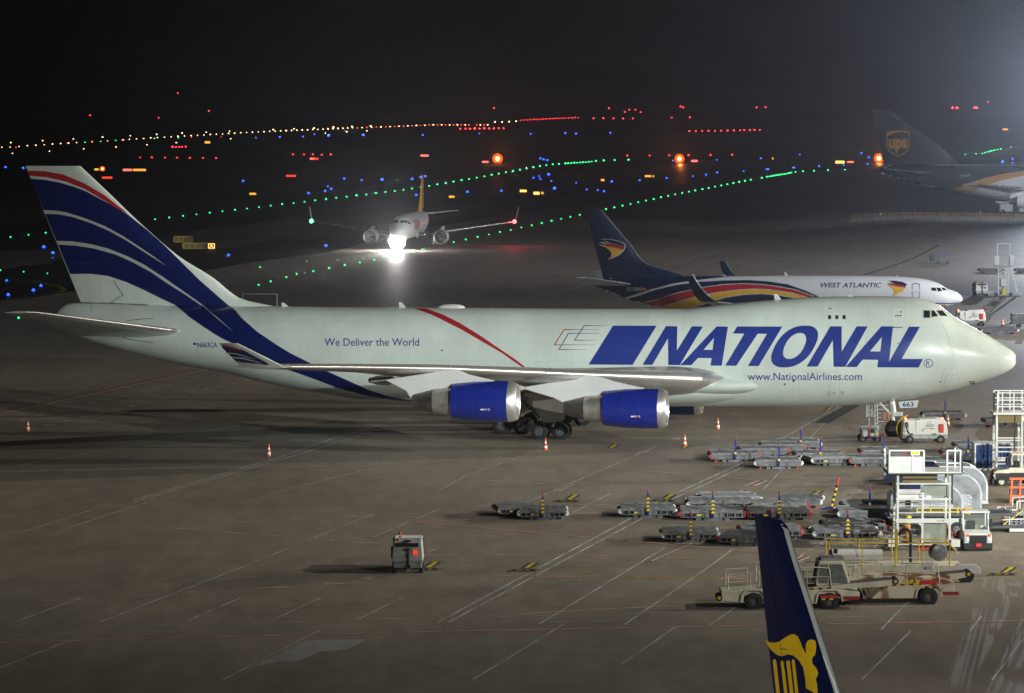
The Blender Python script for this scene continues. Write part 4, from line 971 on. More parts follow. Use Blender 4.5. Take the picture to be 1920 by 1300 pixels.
for x0, x1, ytop, yb in ((421,447,1060,1330),(478,502,1070,1330),(518,545,1068,1330),(557,580,1060,1330)):
    ed([[z8([(x0,ytop+14),(x0+6,ytop+3),((x0+x1)/2,ytop),(x1-5,ytop+4),(x1,ytop+16),(x1+28,yb),(x0+28,yb)])]], M_ryy, 'harp_string')
ed([[z8(stroke([(278,98),(357,101)], 7))], [z8(stroke([(357,101),(345,62)], 3))], [z8(stroke([(357,101),(395,420),(445,760),(490,1040),(540,1300)], 3))]], M_dark, 'rudder_seam', .014)
ed([[z8(stroke([(780,1035),(850,1229),(880,1330)], 5))]], M_refl, 'trim_line', .014)
ed([[z8(stroke([(470,985),(522,990)], 5))]], M_dark, 'hinge_fairing', .02)
for sd in (1, -1):
    wing737(E, sd, wlm=M_ryn)
    E.foil([(.4, 33, 5.0, 4, .1, .09), (7.1, 36.6, 5.9, 1.2, .02, .08)], M_skin2, 'tailplane', sd, 6, 12)
    jet_engine(E, 12.4, 4.9, 1.35, .95, 4.4, M_skin2, sd); gear(E, 19.6, 2.6 * sd)
gear(E, 4.2, 0, .35, .22, 1.5, .22)
# ------------------------------------------------------------------ ground equipment
def chev(mb, x, y, z0, z1, w, mi_a, mi_b, n=7):
    h = (z1 - z0) / n
    for k in range(n):
        mb.mat(mi_a if k % 2 else mi_b); z = z0 + k * h; x0, x1 = x - w/2, x + w/2; d = w * .5
        mb.add([(x0, y, z), (x, y, z + d), (x1, y, z), (x1, y, z + h), (x, y, z + h + d), (x0, y, z + h)], [(0, 1, 4, 5), (1, 2, 3, 4)])
    mb.mat(0); return mb
M_deck = mat('dolly_steel', (.14, .145, .15), .55, .2, .45, 2.5)
M_roll = mat('roller_steel', (.185, .19, .195), .42, .5, .4, 3)
M_drk = mat('dolly_dark_steel', (.10, .10, .10), .6, .2, .4, 3)
M_wend = mat('white_corner', (.75, .75, .74), .4, var=.2); M_rend = mat('red_corner', (.5, .04, .03), .5, var=.3)
def dolly_proto(kind, end, bar=True, tri=False):
    L, Wd, h = 3.7, 2.5, .52
    t = thing('pallet_dolly', '-', 'pallet dolly', (0, -50, -100))
    f = MB()
    for y in (-Wd/2, Wd/2 - .08):
        f.box(-L/2 + .15, L/2 - .15, y, y + .08, h - .05, h + .03); f.box(-L/2 + .15, L/2 - .15, y, y + .08, h - .28, h - .23); f.box(-L/2 + .2, L/2 - .2, y + .03, y + .06, h - .24, h - .04) if kind == 'smooth' else f.box(-.9, .6, y + .03, y + .06, h - .24, h - .04)
    for k in range(9):
        x = -L/2 + .3 + k * (L - .6) / 8
        if kind == 'rib': f.box(x - .03, x + .03, -Wd/2 - .03, -Wd/2 - .002, h - .28, h)
    for x in (-L/2 + .12, L/2 - .2): f.box(x, x + .08, -Wd/2 + .082, Wd/2 - .082, h - .22, h - .01)
    for k in range(3): y = -.7 + k * .7; f.box(-L/2 + .2, L/2 - .2, y - .05, y + .05, h - .2, h - .03)
    f.build('frame', M_deck, t); MB().box(-L/2 + .25, L/2 - .25, -Wd/2 + .15, Wd/2 - .15, h - .22, h - .035).build('dark_tray', M_dark, t)  # near-black slab stands in for the dark void under the rollers
    r = MB()
    for k in range(6): y = -Wd/2 + .25 + k * (Wd - .5) / 5; r.cyl((-L/2 + .2, y, h + .05), (L/2 - .2, y, h + .05), .055, n=8)
    for k in range(13): x = -L/2 + .3 + k * (L - .6) / 12; r.cyl((x, -Wd/2 + .12, h + .01), (x, Wd/2 - .12, h + .01), .03, n=6)
    for y in (-Wd/2 + .02, Wd/2 - .06): r.box(-L/2 + .25, L/2 - .25, y, y + .04, h + .022, h + .13)
    r.build('roller_deck', M_roll, t, smooth=True)
    for sx in (-1, 1):
        for sy in (-1, 1):
            x = sx * (L/2 - .12); y = sy * (Wd/2 - .1)
            MB().prism([(x - sx*.12, h + .05), (x + sx*.0, h + .06), (x + sx*.1, h - .02), (x + sx*.1, h - .14), (x - sx*.0, h - .22), (x - sx*.12, h - .22)], y - .07, y + .07).build('corner_stop', end, t, bevel=.02)
    for sx in (-1, 1):
        ax = MB().bar((sx * 1.15, -.95, .22), (sx * 1.15, .95, .22), .1).box(sx*1.15 - .3, sx*1.15 + .3, -.6, .6, .24, .34).build('axle', M_drk, t)
        for y in (-.85, .85):
            mb = MB(); wheel(mb, sx * 1.15, y, .22, .22, .2, 16); mb.build('wheel', [M_black, M_rim], ax, smooth=True)
    MB().box(-.5, .5, -Wd/2 - .05, -Wd/2 - .01, h - .5, h - .3).box(-.9, -.6, -Wd/2 + .0, -Wd/2 + .2, h - .52, h - .3).box(.6, .9, -Wd/2, -Wd/2 + .2, h - .52, h - .3).build('side_box', M_drk if kind == 'rib' else M_deck, t, bevel=.03)
    if kind == 'rib': MB().box(-.85, -.6, -Wd/2 - .038, -Wd/2 - .034, h - .18, h - .1).build('number_plate', M_ypaint, t)
    if tri:
        for x in (-1.35, 1.35): MB().prism([(x - .13, h - .5), (x + .13, h - .5), (x, h - .27)], -Wd/2 - .1, -Wd/2 - .06).build('reflector_triangle', M_ored, t)
    if bar:
        b = MB(); y = -Wd/2 - .2; b.mat(2).cyl((0, y, .3), (0, y, 1.5), .055, n=8); b.mat(0)
        if bar == 'c': chev(b, 0, y - .075, .35, 1.3, .16, 0, 1, 9)
        else: b.mat(4).box(-.07, .07, y - .08, y - .06, .35, 1.3); b.mat(1).box(-.07, .07, y - .09, y - .082, .6, .75)
        b.mat(3).cyl((0, y, 1.3), (0, y, 1.6), .035, n=8); b.mat(3).lathe([(0, .02), (.03, .065), (.08, .065), (.11, .02)], (0, y, 1.6), (0, 0, 1), 10)
        b.mat(2).bar((0, y + .3, .25), (0, y, .35), .12)
        b.build('tow_bar', [M_ypaint if bar == 'c' else M_ypaint, M_dark if bar == 'c' else M_ypaint, M_cowl, M_rend, M_cowl], t)
    return t
PR = {('r', 'w', 1): dolly_proto('rib', M_wend, 'c'), ('r', 'w', 0): dolly_proto('rib', M_wend, None), ('r', 'r', 1): dolly_proto('rib', M_rend, 'c'), ('r', 'r', 0): dolly_proto('rib', M_rend, None),
      ('s', 'w', 1): dolly_proto('smooth', M_wend, 'b', True), ('s', 'w', 0): dolly_proto('smooth', M_wend, None, True), ('s', 'r', 1): dolly_proto('smooth', M_rend, 'b', True), ('s', 'r', 0): dolly_proto('smooth', M_rend, None, True)}
used = set()
DG = 'empty pallet dollies parked on the apron'
def dolly(x0, x1, py, key, label, rz=0):
    pr = PR[key]; c = P((x0 + x1) / 2, py); sc = (x1 - x0) * c.y / FPX / 3.7
    loc = Vector((c.x, c.y + 1.0, 0)); s_ = (sc, 1, 1.0)
    if key not in used:
        used.add(key); pr.location = loc; pr.rotation_euler = (0, 0, rz); pr.scale = s_; pr['label'] = label; pr['group'] = DG
    else: dup(pr, loc, rz, label, DG, s_)
dolly(968, 1067, 977, ('r','w',1), 'lone ribbed dolly with white corners and chevron bar, apart from the others')
dolly(926, 1010, 971, ('r','w',0), 'dolly coupled behind the lone chevron bar dolly', R(9))
dolly(1158, 1271, 973, ('r','w',1), 'white cornered chevron bar dolly on the drain line, first of the long row')
dolly(1270, 1402, 978, ('r','r',1), 'red cornered chevron bar dolly, second in the long row')
dolly(1396, 1524, 978, ('r','r',1), 'red cornered chevron bar dolly just above the dark fin tip')
dolly(1285, 1420, 960, ('r','w',0), 'dolly close behind the second dolly of the long row'); dolly(1310, 1428, 951, ('r','w',0), 'dolly furthest back behind the second dolly of the long row', R(6))
dolly(1405, 1520, 964, ('r','r',0), 'red cornered dolly close behind the one at the fin tip'); dolly(1455, 1548, 955, ('s','w',0), 'plain dolly at the back, beside the leaning tow bar', R(-8))
dolly(1568, 1682, 978, ('s','w',0), 'smooth white cornered dolly left of the wrapped pallet'); dolly(1578, 1680, 966, ('s','r',1), 'red cornered dolly behind the smooth one near the wrapped pallet')
dolly(1237, 1352, 1019, ('r','w',1), 'chevron bar dolly, first of the lower row'); dolly(1352, 1462, 1026, ('r','r',0), 'tilted looking dolly crossing behind the dark fin, lower row', R(-14)); dolly(1384, 1508, 1013, ('r','r',1), 'red cornered chevron bar dolly half hidden by the dark fin')
dolly(1521, 1655, 1016, ('r','w',1), 'chevron bar dolly left of the tall white stairs, lower row'); dolly(1540, 1668, 1003, ('r','r',0), 'red cornered dolly behind the one left of the tall stairs')
dolly(1328, 1428, 868, ('s','r',1), 'smooth red cornered dolly with blue bar, leftmost near the jet'); dolly(1412, 1507, 881, ('s','w',1), 'smooth white cornered dolly standing alone before the upper cluster')
dolly(1384, 1482, 859, ('s','r',0), 'dark dolly behind the leftmost one of the upper cluster'); dolly(1488, 1586, 868, ('s','r',1), 'red cornered dolly with blue bar in the middle of the upper cluster')
dolly(1425, 1512, 851, ('s','r',0), 'dolly at the back of the upper cluster'); dolly(1458, 1542, 845, ('s','w',1), 'furthest dolly of the upper cluster, beside a red painted mark')
dolly(1510, 1605, 875, ('r','w',0), 'skewed dolly in front of the middle of the upper cluster', R(12)); dolly(1590, 1682, 876, ('s','r',0), 'red cornered dolly touching the blue car'); dolly(1612, 1700, 862, ('s','r',1), 'dolly with blue bar behind the white platform')
dolly(1728, 1813, 790, ('s','w',1), 'dolly right of the generator with number 4009'); dolly(1722, 1840, 881, ('s','w',0), 'dolly between the white platform and the curtain cart'); dolly(1765, 1862, 864, ('s','r',1), 'dolly with bar behind the curtain cart'); dolly(1790, 1868, 850, ('s','r',0), 'dolly furthest back by the curtain cart')
dolly(1845, 1925, 803, ('s','r',1), 'dolly under the upper right platform'); dolly(1836, 1910, 628, ('s','w',0), 'grey dolly below the jet nose tip', R(4)); dolly(1835, 1885, 513, ('s','r',0), 'far dark dolly left of the access tower'); dolly(1904, 1950, 513, ('s','w',0), 'far dark dolly right of the access tower')
def towbar(px, py, label, lean=.3):
    p = P(px, py); t = thing('tow_bar', label, 'tow bar', (p.x, p.y, 0)); b = MB()
    b.bar((-.5, 0, .1), (.1, 0, .25), .12); b.build('hitch', M_blue, t)
    b = MB()
    for k in range(8): b.mat(k % 2); b.cyl((.1 + lean * k/8, 0, .3 + k * .15), (.1 + lean * (k+1)/8, 0, .45 + k * .15), .07, n=8)
    b.mat(2).cyl((.1 + lean, 0, 1.5), (.13 + lean*1.2, 0, 1.95), .05, n=8); b.build('bar', [M_ypaint, M_dark, M_ored], t)
towbar(1556, 959, 'leaning black and yellow tow bar standing free behind the dollies')

# cones
def cone_proto():
    t = thing('traffic_cone', '-', 'traffic cone', (0, -50, -100))
    MB().prism(rr(-.2, -.2, .2, .2, .05), 0, .04, 'z').build('base', M_oran, t)
    H = .88; c = MB()
    for k, (a, b) in enumerate(((.04, .2), (.2, .34), (.34, .50), (.50, .64), (.64, H))):
        r = lambda z: .155 - (z / H) * .125
        c.mat(k % 2).lathe([(a, r(a)), (b, r(b))] + ([(b, .001)] if k == 4 else []), (0, 0, 0), (0, 0, 1), 18)
    c.build('cone', [M_oran, M_refl], t, smooth=True); return t
CN = cone_proto()
for i, (x, y, lb) in enumerate(((52,810,'striped cone far left behind the tail'), (504,857.5,'striped cone below the long fuselage, left of the engines'), (1023,845.5,'striped cone directly before the main wheels'), (1284,838,'striped cone right of the inboard engine, nearer one'), (1346,806.5,'striped cone right of the inboard engine, farther one'), (813,777,'striped cone mostly hidden under the outer engine nozzle'), (1880,611,'striped cone above the jet nose tip'), (1777,800,'small striped cone behind the generator numbered 4009'), (1884,975,'striped cone behind the white ramp rails'))):
    p = P(x, y)
    if i == 0: CN.location = p; CN['label'] = lb; CN['group'] = 'orange and white traffic cones'
    else: dup(CN, p, i * .3, lb, 'orange and white traffic cones')

# ground power units
M_gpu = mat('generator_enamel', (.70, .69, .62), .38, var=.12, scale=1.2, coat=.2)
M_beacon = glow('beacon_red', (1, .06, .03), 22)
def gpu(loc, rz, label, num, lit=True, tint=None):
    t = thing('ground_power_unit', label, 'generator', loc, rz, 'towable ground generators'); m = tint or M_gpu
    prof = [(-1.5, .62), (1.55, .62), (1.6, .75), (1.5, 1.5), (1.38, 1.66), (.9, 1.76), (-.3, 1.72), (-.42, 1.66), (-1.3, 1.64), (-1.42, 1.55)]
    b = MB(); n = len(prof); vs = []
    for yy, k in ((-.7, 1), (-.74, 1), (.74, 1), (.7, 1)):
        pass
    def ringp(y, ins): return [(x * (1 - ins * .02), y * (1 - max(0, (z - .9)) * .13), z) for x, z in prof]
    for y in (-.76, .76): vs += ringp(y, 0)
    fs = [(i, (i+1) % n, n + (i+1) % n, n + i) for i in range(n)]
    tri = tessellate_polygon([[Vector((x, z, 0)) for x, z in prof]]); fs += [tuple(q) for q in tri] + [tuple(i + n for i in q) for q in tri]
    body = b.add(vs, fs).build('body', m, t, bevel=.05)
    MB().box(-1.5, 1.62, -.7, .7, .36, .615).build('chassis', M_grey, t, bevel=.03)
    ax = None
    for x in (-1.0, 1.12):
        ax = MB().bar((x, -.6, .3), (x, .6, .3), .08).build('axle', M_drk, t)
        for y in (-.66, .66):
            mb = MB(); wheel(mb, x, y, .3, .3, .2, 18); mb.build('wheel', [M_black, M_rim], ax, smooth=True)
    for y in (-1, 1): MB().box(-.58, -.57, y * .715 - .06, y * .715 + .06, .7, 1.6).build('seam_marking', M_dgrey, body)
    MB().box(.95, 1.32, -.82, -.70, .78, 1.38).build('fire_extinguisher_case', M_ored, t, bevel=.06)
    MB().box(-1.3, -1.12, -.80, -.7, 1.15, 1.5).build('lamp_box', M_dgrey, t, bevel=.02)
    MB().tube([(-1.22, -.78, 1.15), (-1.15, -.8, .9), (-1.0, -.8, .72), (-.85, -.8, .66)], .03).build('cable', M_black, t)
    MB().box(-1.0, -.75, -.79, -.72, .64, .74).box(-.15, -.05, -.77, -.7, .9, .98).build('catch', M_drk, t)
    MB().box(.5, .8, -.79, -.74, .64, .74).build('green_latch', mat('green_plastic', (.05, .25, .05), .5), t)
    for x, y in ((-1.25, -.45), (1.25, -.45)):
        MB().lathe([(0, .01), (0, .07), (.1, .07), (.14, .03), (.14, .001)], (x, y, 1.66), (0, 0, 1), 12).build('beacon', M_beacon if lit else M_ored, t, smooth=True)
    # end face (towards +x): intake grille, lamps, hitch
    g = MB().box(1.50, 1.60, -.55, .55, 1.42, 1.58).build('grille', M_dark, t)
    MB().box(1.42, 1.56, -.18, .18, 1.64, 1.72).build('vent_cap', M_blue, t, bevel=.02)
    MB().cyl((1.66, .05, .45), (1.66, .05, 1.35), .05).bar((1.6, .05, .45), (1.75, .05, .45), .2, .12).build('tow_bar', M_dark, t)
    MB().box(1.58, 1.66, .27, .5, 1.0, 1.24).build('warning_lamp', glow('dull_red_lamp', (1, .08, .05), .8) if num == '4506' else M_ored, t, bevel=.03)
    text_on(num, (1.585, -.22, 1.18), (0, 1, 0), (0, 0, 1), .44, .16, M_dark, 'unit_number', body)
    text_on(num, (-.02 + .1, -.752, 1.16), (1, 0, 0), (0, .115, 1), .55, .2, M_dark, 'unit_number', body, bold=-.01)
    text_on('C2L', (.18, -.735, 1.42), (1, 0, 0), (0, .1, 1), .3, .14, M_letter, 'unit_logo', body)
    mb = MB()
    for k, q in enumerate((0, 1, 2, 1)): mb.mat(q).box(-.05 + k * .22, .1 + k * .22, -.79, -.765, 1.04, 1.09)
    mb.build('unit_logo_bar', [mat('leaf_green', (.1, .4, .06), .5), M_ypaint, M_letter], body)
    return t
def at(px, py, dy=0): q = P(px, py); return Vector((q.x, q.y + dy, q.z))
gpu(at(1733, 833, .7), 0, 'cream ground generator numbered 4009 beside the nose gear', '4009')
gpu(at(1820, 613, .7), 0, 'white ground generator with red lamps above the jet nose', '4011')
gpu(at(764, 1079, 1.6), R(-90), 'grey ground generator seen from its end, alone on the open apron', '4506', False, mat('generator_grey_enamel', (.38, .42, .38), .4, var=.2))
gpu(at(1841, 557, 1.6), R(-90), 'small white generator seen from its end beside the access tower', '4507', False)
def hose(pts_, r, m, name, label, cat): 
    o = MB().tube(pts_, r, 8).build(name, m, smooth=True); tag(o, label, cat); return o
p = at(1690, 831, .3); 
def arc(cx, cz, rx, rz, a0, a1, n, y): return [(cx + rx * math.cos(R(a0 + (a1-a0)*i/n)), y, cz + rz * math.sin(R(a0 + (a1-a0)*i/n))) for i in range(n+1)]
hose(arc(p.x + .55, .95, .85, .9, 95, 265, 14, p.y), .05, M_ypaint, 'power_cable', 'yellow power cable looping down beside the generator', 'cable')
hose(arc(p.x + .55, .9, .6, .8, 90, 270, 14, p.y + .3) , .09, M_black, 'air_hose', 'thick black hose looping beside the nose wheel', 'hose')
hose([(p.x + .6, p.y + .2, .08), (p.x + 1.4, p.y - .2, .05), (p.x + 2.2, p.y + .1, .05), (p.x + 2.6, p.y + .6, .3)], .03, M_black, 'floor_cable', 'thin dark cable lying under the generator', 'cable')
# small tow tractor / heater cart seen from behind
def cart_end(loc, label):
    t = thing('tow_cart', label, 'tow cart', loc)
    MB().box(-.6, .6, 0, 1.6, .38, .95).build('body', M_grey, t, bevel=.05)
    b = MB(); 
    for x in (-.58, .58): b.bar((x, 0, .95), (x, 0, 1.15), .04).bar((x, 0, 1.15), (x, 1.5, 1.15), .04).bar((x, 1.5, .95), (x, 1.5, 1.15), .04)
    b.bar((-.58, 0, 1.15), (.58, 0, 1.15), .04); b.build('rail', M_grey, t)
    MB().box(-.35, .35, -.05, 0, .3, .48).build('bumper', M_blue, t)
    MB().box(.02, .28, -.04, -.01, .7, .95).build('dark_panel', M_dark, t); MB().box(.3, .5, -.04, -.01, .6, .75).build('plate', M_ypaint, t)
    for x in (-.5, .5):
        MB().box(x - .06, x + .06, -.05, -.01, .42, .5).build('tail_light', M_ored, t)
        for y in (.2, 1.4): mb = MB(); mb.T = Matrix.Translation((x, y, .27)); wheel(mb, 0, 0, 0, .27, .2, 16); mb.T = None; mb.build('wheel', [M_black, M_rim], t, smooth=True)
    MB().bar((-.05, -.1, .3), (-.08, -.1, 1.2), .06).build('tow_bar', M_ored, t)
    return t
cart_end(at(1632, 831), 'grey tow cart seen from its end, left of the numbered generator')
t = thing('control_cabinet', 'grey metal control cabinet on a post by the nose gear', 'cabinet', at(1637, 822, 2)); cb = MB().box(-.36, .30, -.15, .15, 1.3, 2.15).build('cabinet', mat('cabinet_grey', (.3,.34,.32),.5), t, bevel=.03); MB().box(.31, .6, -.1, .12, 1.7, 2.1).build('side_box', M_dgrey, t, bevel=.02)
MB().cyl((-.1, 0, 0), (-.1, 0, 1.3), .05).cyl((-.1, 0, 2.15), (-.1, 0, 2.5), .02).box(-.3, .3, -.3, .3, 0, .06).build('post', M_grey, t)
t = thing('access_ladder', 'white steel ladder leaning up to the jet belly', 'ladder', at(1653, 824, 1.5)); b = MB()
for x in (-.12, .9): b.cyl((x, 0, 0), (x, .4, 2.9), .035, n=8)
for k in range(10): b.cyl((-.12, .04 * k, .25 + k * .28), (.9, .04 * k, .25 + k * .28), .022, n=6)
for k in range(8): b.bar((-.3, 0, .3 + k * .3), (-.12, 0, .45 + k * .3), .03)
b.cyl((-.3, 0, 0), (-.3, .3, 2.9), .03, n=8); b.build('ladder_frame', M_white, t)
for x in (.25, .52): MB().box(x, x + .18, -.12, -.04, 1.2, 1.75).build('orange_bag', mat('tan_orange', (.4, .18, .07), .6), t, bevel=.04)

# ---- access stairs (front) 
M_stair = mat('stair_enamel', (.6, .61, .57), .42, var=.15, scale=1.3)
M_plexi = mat('dull_green_panel', (.30, .32, .26), .35, var=.25, scale=1.2)
def tower(loc, label, W=2.75, H=4.15, dep=1.6):
    t = thing('access_stairs', label, 'access stairs', loc)
    x0, x1 = -W/2, W/2
    f = MB()
    for x in (x0 + .12, x0 + W*.5 - .05, x1 - .1):
        f.box(x - .06, x + .06, -.06, .06, .35, H - (.0 if x != x0 + W*.5 - .05 else .9))
    for x in (x0 + .12, x1 - .1): f.box(x - .06, x + .06, dep, dep + .12, .35, H)
    for z in (.42, 1.62, 2.75, 3.55): f.box(x0 + .02, x1, -.075, .055, z - .05, z + .05)
    f.box(x0 + .02, x1, -.08, .06, 1.52, 1.73)
    for z in (.42, 2.75): f.box(x0 + .1, x0 + .14, .061, dep, z - .05, z + .05); f.box(x1 - .12, x1 - .08, .061, dep, z - .05, z + .05)
    f.build('frame', M_stair, t, bevel=.012)
    r = MB()
    for z in (2.05, 2.4): r.cyl((x0 + .15, -.04, z), (x1 - .1, -.04, z), .022, n=6)
    r.cyl((x0+.15, -.04, 3.05), (x0 + W*.5, -.04, 3.05), .022, n=6); r.build('rail', M_white, t)
    st = MB()
    for k in range(13): z = .55 + k * .27; y = .25 + k * .09; st.box(x0 + .2, x0 + W*.5 - .15, y, y + .26, z, z + .04)
    st.build('steps', M_plexi, t)
    MB().box(x0 + .2, x0 + W*.5 - .14, .18, .2, 2.78, 3.3).build('upper_panel', M_white, t)
    MB().box(x0 + .2, x0 + W*.5 - .14, .14, .17, 3.25, 3.5).build('dark_panel', M_navy, t)
    MB().box(x0 + .2, x0 + W*.5 - .14, .15, .175, 3.02, 3.06).build('red_strip', M_ored, t)
    MB().box(x0 + W*.5 + .05, x1 - .2, .2, .22, .5, 1.5).build('lower_panel', M_plexi, t)
    MB().box(x0 + W*.5 + .05, x1 - .2, .2, .22, 2.9, 3.55).build('mesh_panel', M_plexi, t)
    MB().box(x0 - .38, x0 + .05, -.3, .3, .30, .68).build('outrigger', M_stair, t, bevel=.02); MB().box(x1 - .05, x1 + .42, -.3, .3, .30, .68).build('outrigger', M_stair, t, bevel=.02)
    for x in (x0 - .18, x1 + .22):
        for y in (0, dep): mb = MB(); wheel(mb, x, y, .2, .2, .16, 14); mb.build('castor_wheel', [M_black, M_rim], t, smooth=True)
    d = MB()
    for k in range(4): d.mat(k % 2).box(x0 + .35, x1 - .75, -.12 + .02 * k, .3, H - .06 - k * .1, H + .03 - k * .1)
    d.build('folded_bellows', [M_dark, mat('bellows_gold', (.22, .15, .03), .6)], t)
    MB().box(x0 - .42, x1 + .48, -.35, dep + .5, H + .05, H + .12).build('platform', M_dark, t)
    MB().box(x0 - .40, x1 + .46, -.33, dep + .48, H + .121, H + .2).build('platform_deck', M_stair, t)
    p_ = MB().box(x0 - .3, x0 + 1.4, -.30, -.27, H + .2, H + .98).build('guard_panel', M_white, t)
    T_ = H + 1.3
    for (a, b_, e_) in ((x0 - .35, x0 + 1.42, x0 - .35), (x1 - .28, x1 + .4, x1 + .4)):
        k = MB()
        for x in (a, b_): k.box(x - .045, x + .045, -.32, -.24, H + .2, T_)
        k.box(a, b_, -.31, -.25, T_ - .05, T_ + .03)
        if a > 0: k.box(x1 - .24, x1 + .36, -.3, -.26, H + .6, H + .66)
        else: k.box(x0 + .8, x0 + .86, -.32, -.29, H + .2, T_)
        k.box(e_ - .04, e_ + .04, dep + .3, dep + .38, H + .2, T_); k.box(e_ - .03, e_ + .03, -.24, dep + .38, T_ - .05, T_)
        k.build('railing', M_white, t, bevel=.01)
    MB().box(x0 - .46, x0 - .42, -.36, -.2, H - .02 + .22, H + 1.05).build('rubber_bumper', M_dark, t); MB().box(x1 + .46, x1 + .52, -.36, -.2, H + .2, H + 1.05).build('rubber_bumper', M_dark, t)
    y_ = MB().box(x0 + .75, x0 + 1.2, -.34, -.322, T_ - .25, T_).build('warning_plate', M_refl, t); MB().box(x0 + .8, x0 + 1.15, -.35, -.342, T_ - .2, T_ - .05).build('warning_sign', M_ypaint, y_)
    for x in (x0 - .0 + .0, x1 + .02): MB().box(x - .03, x + .03, -.1, .1, H - 1.5, H + .05).build('guide_rail', M_dark, t)
    text_on('12-35', (x1 - .75, -.085, 1.6), (1, 0, 0), (0, 0, 1), .38, .09, M_dark, 'unit_number', t)
    return t
tower(at(1732, 1037, .3), 'tall white access stairs with black edged platform, right of the dark fin', 2.9, 4.0)
t = thing('stabiliser_jack', 'red triangular jack at the centre of the stairs base', 'jack', at(1732, 1032, -.3))
MB().prism([(-.45, .05), (.45, .05), (.12, .7), (.06, 1.45), (-.06, 1.45), (-.12, .7)], -.03, .03).build('plate', M_ored, t, bevel=.01); MB().box(-.55, .55, -.2, .2, 0, .05).build('foot', M_dark, t)
t = thing('stabiliser_jack', 'red hinged jack between the stairs and the white tractor', 'jack', at(1792, 1030, .2))
MB().prism([(-.1, .1), (.22, .1), (.22, .95), (.1, .95), (-.0, .65)], -.03, .03).bar((.1, -.05, .4), (-.5, -.05, 1.3), .1).build('plate', M_ored, t)
t = thing('covered_bollard', 'orange fabric cover with yellow top inside the stairs base', 'cover', at(1699, 1026, 0))
MB().lathe([(0, .16), (.3, .17), (.9, .19), (1.25, .2), (1.3, .1)], (0, 0, .3), (.03, 0, 1), 14).build('cover', mat('orange_fabric', (.75, .33, .06), .7), t, smooth=True)
MB().lathe([(0, .2), (.12, .23), (.3, .16), (.33, .01)], (.05, 0, 1.35), (.1, -.2, 1), 12).build('yellow_top', M_ypaint, t, smooth=True); MB().box(-.2, .1, -.15, .15, 0, .3).build('base', M_dark, t)
# ---- rear stairs (upper right)
def tower2(loc):
    t = thing('access_stairs', 'white access stairs with rails and gold bellows at the upper right', 'access stairs', loc); f = MB(); H = 4.05
    for x in (-1.0, .55):
        for y in (0, 1.4): f.box(x - .07, x + .07, y - .06, y + .06, .2, H)
    for z in (1.0, 1.75, 2.45, 2.6): f.box(-1.0, .55, -.07, .05, z - .04, z + .04)
    f.box(-1.2, 2.2, -.08, .04, 1.98, 2.06)
    f.build('frame', M_stair, t, bevel=.01)
    st = MB(); 
    for k in range(14): st.box(.6 + k * .26, .86 + k * .26, .1, 1.3, H - .3 - k * .25, H - .26 - k * .25)
    for y in (.0, 1.4): st.bar((.5, y, H - .1), (4.2, y, H - 3.7), .08, .22); st.bar((.6, y, H + .8), (4.2, y, H - 2.7), .05); st.bar((.6, y, H + .4), (4.2, y, H - 3.1), .05)
    st.build('flight', M_white, t)
    MB().box(-.9, .5, -.1, 1.3, H - .5, H - .02).build('folded_bellows', mat('bellows_olive', (.16, .12, .03), .6), t)
    MB().box(-1.25, 1.0, -.3, 1.6, H, H + .14).build('platform', M_stair, t)
    k = MB(); T_ = H + 1.35
    for x in (-1.0, -.7, .0, .75, .95):
        for y in (-.25, 1.5): k.box(x - .035, x + .035, y - .03, y + .03, H + .14, T_)
    for z in (H + .5, H + .9, T_): k.box(-1.0, .95, -.27, -.23, z - .03, z + .03); k.box(-1.0, .95, 1.48, 1.52, z - .03, z + .03)
    k.build('railing', M_white, t)
    MB().box(-1.25, -1.17, -.32, -.1, H + .2, T_).build('rubber_bumper', M_dark, t)
    MB().cyl((.1, -.12, 1.6), (.1, -.12, H), .03).build('hanging_cable', M_dark, t)
    for x in (-1, .55):
        for y in (0, 1.4): mb = MB(); wheel(mb, x, y, .2, .2, .14, 12); mb.build('castor_wheel', [M_black, M_rim], t, smooth=True)
    return t
tower2(at(1905, 905, 1.5))
M_clearglass = mat('clear_cab_glass', (.6, .72, .68), .05, var=.05)
M_clearglass.node_tree.nodes['Principled BSDF'].inputs['Transmission Weight'].default_value = .92; M_clearglass.node_tree.nodes['Principled BSDF'].inputs['IOR'].default_value = 1.12
